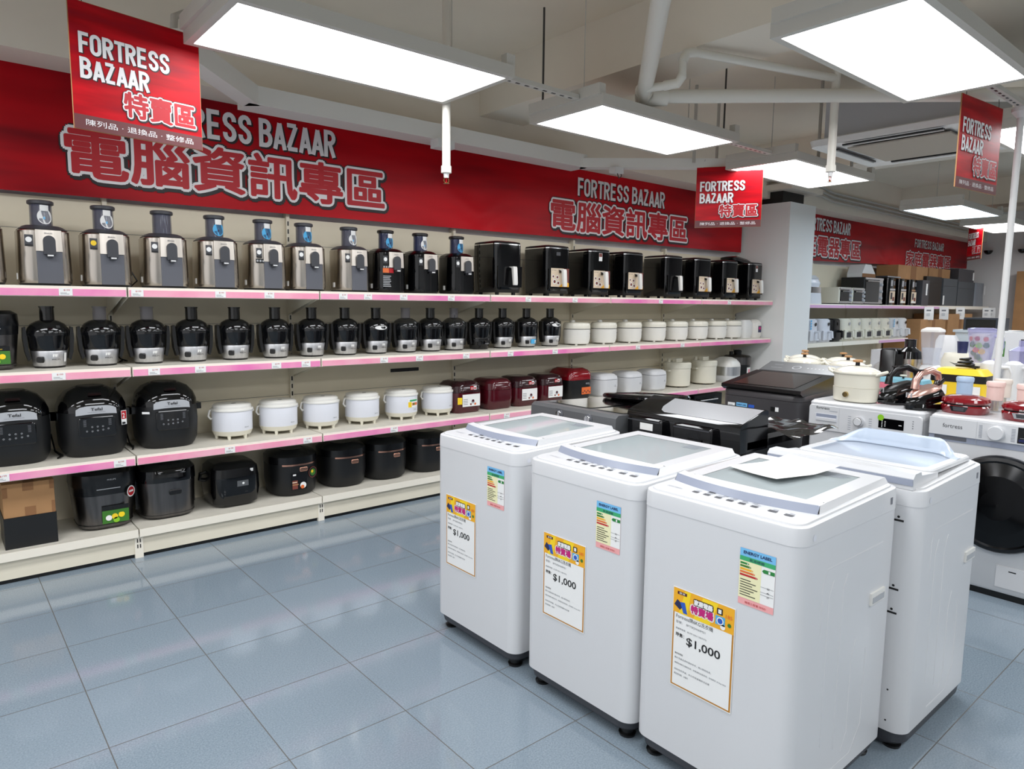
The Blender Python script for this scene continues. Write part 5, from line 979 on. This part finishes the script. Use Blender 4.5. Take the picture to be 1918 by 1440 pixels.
MB().loft([(0, .06, .09, .02, -.055), (.27, .058, .085, .02, -.055), (.285, .05, .075, .02, -.055)], 'black_soft', n=4).build('pulp_bin', t); MB().lathe([(.075, 0), (.075, .22)], 'steel', 26, .055).build('motor_body', t); MB().box(.0, .045, -.085, -.06, .0, .25, 'black').build('column', t, smooth=False); MB().lathe([(.078, .22), (.07, .27), (.04, .295), (.036, .3), (.036, .35), (.042, .355)], 'black_gloss', 24, .055).build('lid', t); k = MB(); dial(k, .03, .05, .026, -.085, 'black'); k.build('dial', t)
t = thing('blender', 'white blender with a clear glass jar, beside the black upright juicer', 'blender', (5.3, 1.78, TZ), -PI/2)
MB().loft([(0, .085, .085, .03), (.1, .08, .08, .03), (.16, .065, .065, .03), (.18, .05, .05, .03)], 'white', n=5).build('base', t)
MB().loft([(.185, .042, .042, .012), (.21, .048, .048, .014), (.41, .06, .06, .016)], 'clear', n=4, cap0=False, cap1=False).build('jar', t); MB().loft([(.185, .04, .04, .012), (.3, .05, .05, .012), (.3, .048, .048, .01), (.19, .036, .036, .01)], 'clear', n=4, cap0=False, cap1=False).build('jar_liner', t); MB().loft([(.41, .062, .062, .016), (.425, .06, .06, .016), (.44, .035, .035, .016)], 'white_matte', n=4).build('lid', t); k = MB(); dial(k, .0, .13, .02, -.066, 'light_grey'); k.build('dial', t); MB().text('blend', (-.05, -.085, .07), X, Z, .03, .01, 'grey_ink').build('logo', t, smooth=False)
t = thing('blender', 'clear violet blender jug holding a printed fruit picture', 'blender', (5.2, 1.46, TZ), -PI/2)
MB().loft([(0, .09, .09, .03), (.16, .07, .07, .03), (.19, .06, .06, .02)], 'ivory', n=5).build('base', t); j = MB().lathe([(.05, .19), (.058, .22), (.078, .42), (.08, .43)], 'clear_violet', 24, cap0=False, cap1=False); j.build('jug', t); MB().lathe([(.082, .425), (.083, .445), (.06, .45)], 'clear_violet', 24).build('lid', t); MB().tube([(.074, -.01, .4), (.12, -.03, .39), (.125, -.03, .34), (.1, -.02, .26), (.06, 0, .22)], .011, 'clear_violet', 8).build('handle', t)
s = MB(); s.arc(.052, -75, 75, .23, .4, 'paper', n=8, rad1=.07)
for a, z, m, r in ((-40, .38, 'orange', .016), (-5, .382, 'red', .015), (35, .38, 'orange', .015), (-30, .345, 'leaf_green', .02), (5, .34, 'lime', .018), (40, .34, 'leaf_green', .018), (-10, .31, 'orange', .018), (20, .3, 'yellow', .018), (-25, .29, 'leaf_green', .018), (0, .265, 'leaf_green', .018), (15, .25, 'lime', .012)):
    rr = .055+.018*(z-.23)/.17; c_ = Vector((rr*math.sin(R(a)), -rr*math.cos(R(a))-.001, z)); s.disc(c_, Vector((math.cos(R(a)), math.sin(R(a)), 0)), Z, r, m, 12)
s.build('fruit_picture', t, smooth=False)
def kettle(label, loc, rz):
    t = thing('kettle', label, 'kettle', loc, rz, 'white kettles on the display table')
    MB().lathe([(.07, 0), (.072, .015), (.066, .02)], 'white_matte', 24).build('base', t); MB().lathe([(.064, .02), (.062, .1), (.055, .22), (.05, .235)], 'white', 26).build('body', t); MB().lathe([(.05, .235), (.03, .25), (.01, .255)], 'white', 20).build('lid', t)
    MB().tube([(.05, 0, .215), (.1, 0, .215), (.115, 0, .18), (.11, 0, .09), (.085, 0, .06)], .011, 'white', 10).build('handle', t); MB().prism([(-.02, .17), (.02, .17), (.0, .235)], 'x', -.085, -.045, 'white').build('spout', t, smooth=False); MB().box(-.02, -.012, -.066, -.058, .06, .14, 'light_grey').build('level_window', t, smooth=False)
kettle('white kettle just left of the pole, behind the yellow box', (5.05, 1.36, TZ), -PI/2); kettle('white kettle right of the pole with its handle facing right', (5.1, 1.25, TZ), -PI/2-.3)
t = thing('food_processor', 'white machine with a navy cup on top, between the two blenders', 'appliance', (5.75, 1.74, TZ), -PI/2)
MB().loft([(0, .1, .1, .03), (.2, .1, .1, .03), (.25, .085, .085, .03)], 'ivory', n=4).build('body', t); MB().lathe([(.03, .25), (.036, .33), (.038, .335)], 'navy', 20, .01, 0).build('cup', t); g = MB(); [g.box(-.09+.014*k, -.083+.014*k, -.102, -.099, .06, .1, 'mid_grey') for k in range(12)]; g.build('vent_slots', t, smooth=False); q = MB(); q.poly((0, -.1012, .17), X, Z, [(-.04, .02), (0, 0), (.04, .02), (0, .008)], 'dark_grey'); q.build('emblem', t, smooth=False)
t = thing('toaster', 'tall white appliance leaning behind the glass-jar blender', 'appliance', (5.9, 1.88, TZ), -PI/2); MB().loft([(0, .08, .06, .02), (.33, .07, .05, .025), (.37, .05, .04, .02)], 'white', n=4).build('body', t); MB().box(-.05, .05, -.064, -.06, .1, .25, 'cool_white').build('front_panel', t, smooth=False)
t = thing('food_processor', 'white machine with a clear violet bowl beside the far white kettle', 'appliance', (5.7, 1.35, TZ), -PI/2); MB().loft([(0, .09, .1, .03), (.2, .085, .09, .03)], 'white', n=4).build('body', t); MB().lathe([(.075, .2), (.085, .29)], 'clear_violet', 22, cap0=False).build('bowl', t); MB().lathe([(.087, .29), (.03, .32), (.03, .36)], 'clear_violet', 22).build('lid', t)
t = thing('food_processor', 'black food processor with a clear bowl at the right photo edge', 'appliance', (5.35, 1.14, TZ), -PI/2); MB().loft([(0, .08, .09, .03), (.05, .06, .07, .03), (.22, .065, .07, .03)], 'black_soft', n=4).build('body', t); MB().lathe([(.06, .22), (.075, .31)], 'clear_violet', 22, cap0=False).build('bowl', t); MB().lathe([(.077, .31), (.03, .33)], 'clear_violet', 22).build('lid', t)
t = thing('microwave', 'white microwave with a dark keypad at the right photo edge', 'microwave', (6.6, 1.55, .9), -PI/2); MB().loft([(0, .2, .15, .02), (.29, .2, .15, .02)], 'white', n=3).build('body', t, smooth=False); MB().box(.0, .19, -.156, -.15, .05, .24, 'black_gloss').build('door', t, smooth=False); q = MB().quad((-.16, -.1515, .1), X, Z, .06, .12, 'leaf_green'); q.quad((-.15, -.152, .12), X, Z, .04, .07, 'paper'); q.build('sticker', t, smooth=False)
t = thing('display_table', 'low white table under the microwave at the right edge', 'table', (6.7, 1.6, 0)); MB().box(-.3, .35, -.5, .45, .87, .9, 'white_matte').build('tabletop', t, smooth=False); [MB().box(x-.02, x+.02, y-.02, y+.02, 0, .87, 'white_matte').build('leg', t, smooth=False) for x in (-.27, .32) for y in (-.46, .41)]
t = thing('coffee_machine', 'beige coffee machine behind the violet blender jug', 'coffee machine', (6.55, 1.83, .9), -PI/2); MB().loft([(0, .06, .1, .02), (.05, .06, .1, .02)], 'ivory', n=3).loft([(.05, .06, .04, .02, 0, .06), (.2, .06, .04, .02, 0, .06)], 'ivory', n=3).build('body', t); MB().loft([(.2, .062, .1, .02), (.27, .06, .09, .03)], 'ivory', n=3).build('head', t)
# crumpled clear bag and dark appliance between pots and juicer
n = 10; o = MB().sphere((0, 0, .09), .1, 'film_clear', 18, 1.3, 1.0, .9, n=10); o = o.build('plastic_bag', ang=80); o.location = (5.45, 2.13, TZ); o.rotation_euler = (0, .1, .3); tag(o, 'crumpled clear plastic bag between the cream pots and the black juicer', 'plastic bag')
t = thing('air_purifier', 'white box appliance with a red emblem behind the plastic bag', 'appliance', (5.82, 2.25, TZ), -PI/2); MB().loft([(0, .11, .1, .02), (.24, .11, .1, .02)], 'light_grey', n=3).build('body', t); q = MB().poly((.06, -.1012, .2), X, Z, [(0, 0), (.03, 0), (.015, .03)], 'red_text'); q.build('emblem', t, smooth=False)

# ------------------------------------------------------------------ second run of shelving beyond the column
S2 = [7.72, 8.77, 9.84, 10.83, 11.95, 13.1, 14.3]
for i in range(6):
    x0, x1 = S2[i], S2[i+1]
    u = thing('shelving_unit', 'cream shelving bay beyond the column, %s from the column' % ORD[i], 'shelving', (0, 0, 0), 0, 'far shelving bays')
    MB().box(x0+.01, x1-.01, 4.43, 4.45, .1, 1.92, 'panel').build('back_panel', u, smooth=False)
    MB().box(x1-.011, x1+.011, 4.4, 4.46, 0, 1.93, 'cream').build('upright', u, smooth=False)
    dk = MB().box(x0, x1, 3.99, 4.43, .1, .16, 'shelf_top'); dk.build('base_deck', u, smooth=False)
    for lv, zt in ((1, 1.405),) + (((2, .94),) if i < 3 else ()):
        s = MB().box(x0+.004, x1-.004, YF+.004, 4.41, zt-.03, zt, 'shelf_top'); s.box(x0+.004, x1-.004, YF-.002, YF+.006, zt-.05, zt, 'cream_lip'); sh = s.build('shelf', u, smooth=False)
        if not (lv == 1 and i > 3) and not (lv == 2 and i < 2): MB().box(x0+.008, x1-.008, YF-.006, YF-.001, zt-.047, zt-.014, 'lilac').build('price_strip', sh, smooth=False)
for k, x in enumerate((11.37, 11.98, 12.7, 14.0, 14.25)):
    t = MB(); v = [(-.065, 0, 0), (.065, 0, 0), (.065, -.012, -.09), (-.065, -.012, -.09), (.07, -.004, -.19), (-.06, -.004, -.19)]; t.add(v, [(0, 3, 2, 1), (3, 5, 4, 2)], 'paper'); t.quad((-.035, -.0125, -.06), X, Z, .06, .02, 'grey_ink'); [t.quad((-.035, -.012, -.1-.015*q), X, Z, .05, .005, 'pale_ink') for q in range(3)]
    o = t.build('hanging_price_card', smooth=False); o.location = (x, YF-.06, 1.385); o.rotation_euler = (0, 0, R(-50)); tag(o, 'white price card hanging from the far top shelf, %s from the column side' % ORD[k], 'price card', 'hanging price cards')
SZ = 1.405
t = thing('food_steamer', 'white stacked steamer with a clear band at the column end of the far top shelf', 'steamer', (8.2, 4.17, SZ))
MB().loft([(0, .16, .13, .05), (.13, .15, .12, .05)], 'cool_white', n=4).build('base', t); MB().loft([(.13, .152, .122, .05), (.2, .15, .12, .05)], 'chrome', n=4).build('bowl', t); MB().loft([(.2, .13, .1, .05), (.24, .14, .11, .05), (.25, .14, .11, .05), (.3, .12, .09, .05)], 'cool_white', n=4).build('tray', t); MB().loft([(.3, .13, .1, .05), (.34, .09, .07, .05)], 'white', n=4).build('lid', t)
def oven(label, name, w, h, d, body, doorm, silver=False, sticker=False):
    t = thing(name, label, 'oven' if name != 'coffee_machine' else 'coffee machine')
    MB().loft([(.012, w/2, d/2, .015), (h, w/2, d/2, .02)], body, n=3).build('body', t); MB().box(-w/2+.015, w/2-.015, -d/2+.02, d/2-.02, 0, .014, 'black').build('feet_rail', t, smooth=False)
    y = -d/2; q = MB().box(-w/2+.02, w*.28, y-.008, y, .04, h-.03, doorm); dd = q.build('door', t, smooth=False); MB().tube([(-w/2+.04, y-.03, h-.05), (w*.24, y-.03, h-.05)], .007, 'chrome', 8).build('handle', dd)
    k = MB(); [dial(k, w*.39, h*(.25+.25*i), min(.022, w*.06), y, 'light_grey', 16) for i in range(3)]; k.build('dials', t)
    if silver: MB().box(-w/2+.005, w/2-.005, y-.009, y-.001, .015, .035, 'steel_bright').box(-w/2+.005, w/2-.005, y-.009, y-.001, h-.028, h-.005, 'steel_bright').box(w*.3, w/2-.005, y-.003, y-.001, .03, h-.02, 'steel_bright').build('trim', t, smooth=False)
    return t
oven('small cream toaster oven nearest the steamer on the far top shelf', 'toaster_oven', .33, .21, .26, 'ivory', 'black_gloss', True).location = (8.85, 4.13, SZ)
oven('small cream toaster oven in front of the big black oven', 'toaster_oven', .33, .21, .2, 'ivory', 'black_gloss', True).location = (9.22, 4.1, SZ)
oven('big black oven with silver knobs on the far top shelf', 'oven', .56, .36, .32, 'black_matte', 'black_gloss', True).location = (9.76, 4.2, SZ)
def coffee(label):
    t = thing('coffee_machine', label, 'coffee machine', group='black coffee machines with stickers')
    MB().loft([(0, .125, .15, .03), (.37, .12, .15, .04)], 'black_gloss', n=4).build('body', t); y = -.152
    MB().quad((-.09, y, .2), X, Z, .18, .025, 'chrome').build('trim', t, smooth=False); s = MB().quad((-.09, y, .03), X, Z, .18, .16, 'beige_print').quad((-.06, y-.0005, .08), X, Z, .06, .09, 'dark_grey').quad((.01, y-.0005, .05), X, Z, .06, .06, 'brown_print').quad((-.08, y-.0005, .035), X, Z, .15, .025, 'paper'); s.build('info_sticker', t, smooth=False)
    MB().quad((-.07, y, .26), X, Z, .06, .08, 'light_grey').quad((.01, y, .27), X, Z, .06, .06, 'mid_grey').build('display', t, smooth=False); return t
p = coffee('black coffee machine with stickers touching the big black oven'); p.location = (10.27, 4.15, SZ); dup(p, (10.65, 4.15, SZ), 'middle one of three black coffee machines with stickers'); dup(p, (11.03, 4.15, SZ), 'black coffee machine with stickers beside the dark grey boxes')
def crate(name, label, cat, x, y, w, h, d, m, z=SZ, r=.004, sticker=None):
    t = thing(name, label, cat, (x, y, z)); MB().loft([(0, w/2, d/2, r), (h, w/2, d/2, r)], m, n=2).build('shell', t, smooth=False)
    q = MB().box(-w/2+.005, w/2-.005, -d/2-.002, -d/2, h*.72, h*.725, 'black')
    if sticker: q.quad((sticker[0], -d/2-.003, sticker[1]), X, Z, .06, sticker[2], 'paper')
    q.build('front_marks', t, smooth=False); return t
crate('speaker_box', 'narrow dark grey box with a tall white sticker on the far top shelf', 'box', 11.33, 4.1, .26, .37, .3, 'dark_grey', sticker=(.0, .15, .17))
crate('microwave', 'black microwave on the far top shelf, right of the narrow grey box', 'microwave', 11.85, 4.2, .62, .44, .36, 'black_matte')
crate('microwave', 'charcoal grey microwave with a curled white sticker at its lower edge', 'microwave', 12.55, 4.2, .62, .43, .36, 'charcoal_fabric', sticker=(-.3, .02, .14))
crate('microwave', 'larger charcoal grey microwave under the stacked grey box', 'microwave', 13.3, 4.2, .8, .4, .36, 'charcoal_fabric')
crate('appliance_box', 'dark grey box stacked on the larger charcoal microwave', 'box', 13.25, 4.2, .74, .2, .36, 'dark_grey', z=SZ+.401, sticker=(.3, .03, .13))
t = thing('appliance_bag', 'grey fabric-covered appliance at the end of the far top shelf', 'bag', (13.98, 4.18, SZ)); MB().loft([(0, .22, .17, .04), (.2, .21, .16, .05), (.4, .22, .16, .04)], 'grey_bag', n=4).build('cover', t); MB().quad((.17, -.175, .2), X, Z, .05, .16, 'paper').build('tag', t, smooth=False)
t = thing('cardboard_box', 'brown carton standing on the coffee machines of the far shelf', 'box', (11.15, 4.22, SZ+.445)); MB().loft([(0, .55, .15, .004), (.2, .55, .15, .004)], 'card', n=1).build('carton', t, smooth=False); MB().box(-.1, .1, -.152, -.15, .0, .2, 'card_dark').build('packing_tape', t, smooth=False); t.location.z = SZ+.372
t = thing('cardboard_box', 'brown carton lying on the black microwave of the far shelf', 'box', (12.35, 4.25, SZ+.442)); MB().loft([(0, .45, .13, .004), (.14, .45, .13, .004)], 'card', n=1).build('carton', t, smooth=False); MB().box(-.08, .08, -.132, -.13, .0, .14, 'card_dark').build('packing_tape', t, smooth=False)
t = thing('display_stand', 'white folded wedge-shaped card stand on top of the big black oven', 'display stand', (9.72, 4.2, SZ+.362)); MB().prism([(-.2, 0), (.2, 0), (.2, .05), (.06, .17), (-.12, .17), (-.2, .05)], 'y', -.1, .1, 'white_matte').build('card', t, smooth=False); MB().box(-.2, .2, -.105, -.1, .0, .05, 'card_dark').build('base_strip', t, smooth=False)
t = thing('tray', 'thin dark tray leaning on top of the coffee machines', 'tray', (10.32, 4.1, SZ+.372)); q = MB().box(-.22, .22, -.09, .09, .005, .025, 'dark_grey'); q.box(-.22, .22, -.092, -.09, .01, .02, 'light_grey'); q.build('plate', t, smooth=False)
# far second shelf: air fryers
def slim_fryer(label, m, blue=False, win=False):
    t = thing('air_fryer', label, 'air fryer', group='pale air fryers on the far second shelf')
    MB().loft([(0, .12, .13, .05), (.02, .13, .14, .06), (.27, .12, .13, .06), (.285, .1, .11, .05)], m, n=5).build('body', t)
    d = MB(); d.loft([(.025, .11, .01, .004, 0, -.142), (.14, .108, .01, .004, 0, -.14)], m); dd = d.build('drawer', t)
    MB().tube([(0, -.14, .13), (0, -.2, .125), (0, -.205, .05)], .017, m, 8).build('handle', dd)
    if win: MB().box(-.06, .06, -.155, -.15, .045, .11, 'dark_grey').build('window', dd, smooth=False)
    MB().disc((.03, -.142, .22), X, Z, .022, 'black_gloss' if not win else 'light_grey', 14).build('dial', t, smooth=False)
    if blue: s = MB(); [s.quad((-.1, -.1425, .16+.03*k), X, Z, .03, .02, 'tag_blue') for k in range(4)]; s.build('feature_stickers', t, smooth=False)
    return t
for x, l, m, bl, wn in ((8.12, 'cool white air fryer with blue stickers beside the column on the far second shelf', 'cool_white', True, False), (8.45, 'cool white air fryer without stickers on the far second shelf', 'cool_white', False, False), (8.72, 'slim black air fryer between white and cream ones on the far second shelf', 'black_soft', False, False), (9.02, 'cream air fryer with a window next to the slim black one', 'ivory', False, True), (9.31, 'second cream air fryer with a window after the slim black one', 'ivory', False, True), (9.62, 'third cream air fryer with a window after the slim black one', 'ivory', False, True), (9.92, 'fourth cream air fryer with a window after the slim black one', 'ivory', False, True), (10.22, 'last cream air fryer with a window before the tall white pair', 'ivory', False, True), (10.52, 'tall white air fryer beside the last cream one', 'white', True, False), (10.82, 'tall white air fryer at the end of the far second shelf', 'white', False, False)):
    slim_fryer(l, m, bl, wn).location = (x, 4.15, .94)
# cartons and machines standing below / beyond
for l, x, y, w, h, d in (('big brown carton on the floor under the hanging price cards, nearest the air fryers', 11.6, 4.15, 1.0, 1.2, .5), ('big brown carton on the floor under the third price card', 12.75, 4.15, 1.1, 1.28, .5), ('big brown carton on the floor near the far wall corner', 13.85, 4.1, .8, 1.1, .5)):
    t = thing('cardboard_box', l, 'box', (x, y, 0)); MB().loft([(0, w/2, d/2, .005), (h, w/2, d/2, .005)], 'card', n=1).build('carton', t, smooth=False); MB().box(-.06, .06, -d/2-.002, -d/2, 0, h, 'card_dark').build('packing_tape', t, smooth=False)
t = thing('cardboard_sheet', 'tall brown cardboard standing against the white far wall', 'cardboard', (14.2, 3.3, 0)); MB().box(-.05, .1, -.5, .25, 0, 2.0, 'card').build('main_sheet', t, smooth=False); MB().box(-.053, -.05, -.15, -.1, 0, 2.0, 'card_dark').build('crease', t, smooth=False)
t = thing('display_counter', 'white counter standing in front of the brown cartons', 'counter', (10.0, 2.75, 0)); MB().loft([(0, .25, .28, .01), (1.08, .25, .28, .01)], 'white_matte', n=1).build('body', t, smooth=False); MB().box(-.27, .27, -.3, .3, 1.08, 1.11, 'white_matte').build('top', t, smooth=False)
t = thing('microwave', 'dark microwave on the white counter near the hanging price cards', 'microwave', (9.9, 2.75, 1.11), -PI/2); MB().loft([(0, .2, .15, .01), (.15, .2, .15, .01)], 'dark_grey', n=2).build('body', t, smooth=False); MB().box(-.17, .14, -.156, -.15, .02, .13, 'black_gloss').build('door', t, smooth=False)
for k, y in enumerate((4.05, 3.55)):
    o = MB().sphere((0, 0, 0), .07, 'black_gloss', 16, 1, 1, 1, -90, 0, 5).build('security_camera'); o.location = (14.34, y, 2.38); tag(o, ('black dome camera high on the far wall near the small faded sign', 'black dome camera high on the far wall beside the pole')[k], 'camera')

# ------------------------------------------------------------------ loose cords behind the appliances
for lab, z, pts in (('black cord trailing between the first two big black multicookers', Z3, [(.47, 4.3, .1), (.475, 4.22, .02), (.49, 4.15, .007), (.47, 4.1, .007), (.5, 4.16, .007), (.48, 4.3, .012)]),
                    ('black cord trailing between the second and third big black multicookers', Z3, [(.82, 4.32, .1), (.825, 4.25, .02), (.83, 4.18, .007), (.815, 4.12, .007), (.835, 4.2, .007), (.82, 4.33, .01)]),
                    ('black cord behind the second and third silver juicers', Z1, [(.86, 4.32, .12), (.88, 4.28, .1), (.91, 4.27, .04), (.88, 4.3, .007), (.86, 4.32, .03), (.9, 4.33, .08)]),
                    ('black cord behind the third and fourth black juice extractors', Z2, [(.78, 4.3, .06), (.81, 4.28, .02), (.84, 4.27, .007), (.8, 4.25, .007), (.83, 4.32, .01)])):
    o = MB().tube(pts, .004, 'black', 6).build('power_cord'); o.location.z = z; tag(o, lab, 'cord')
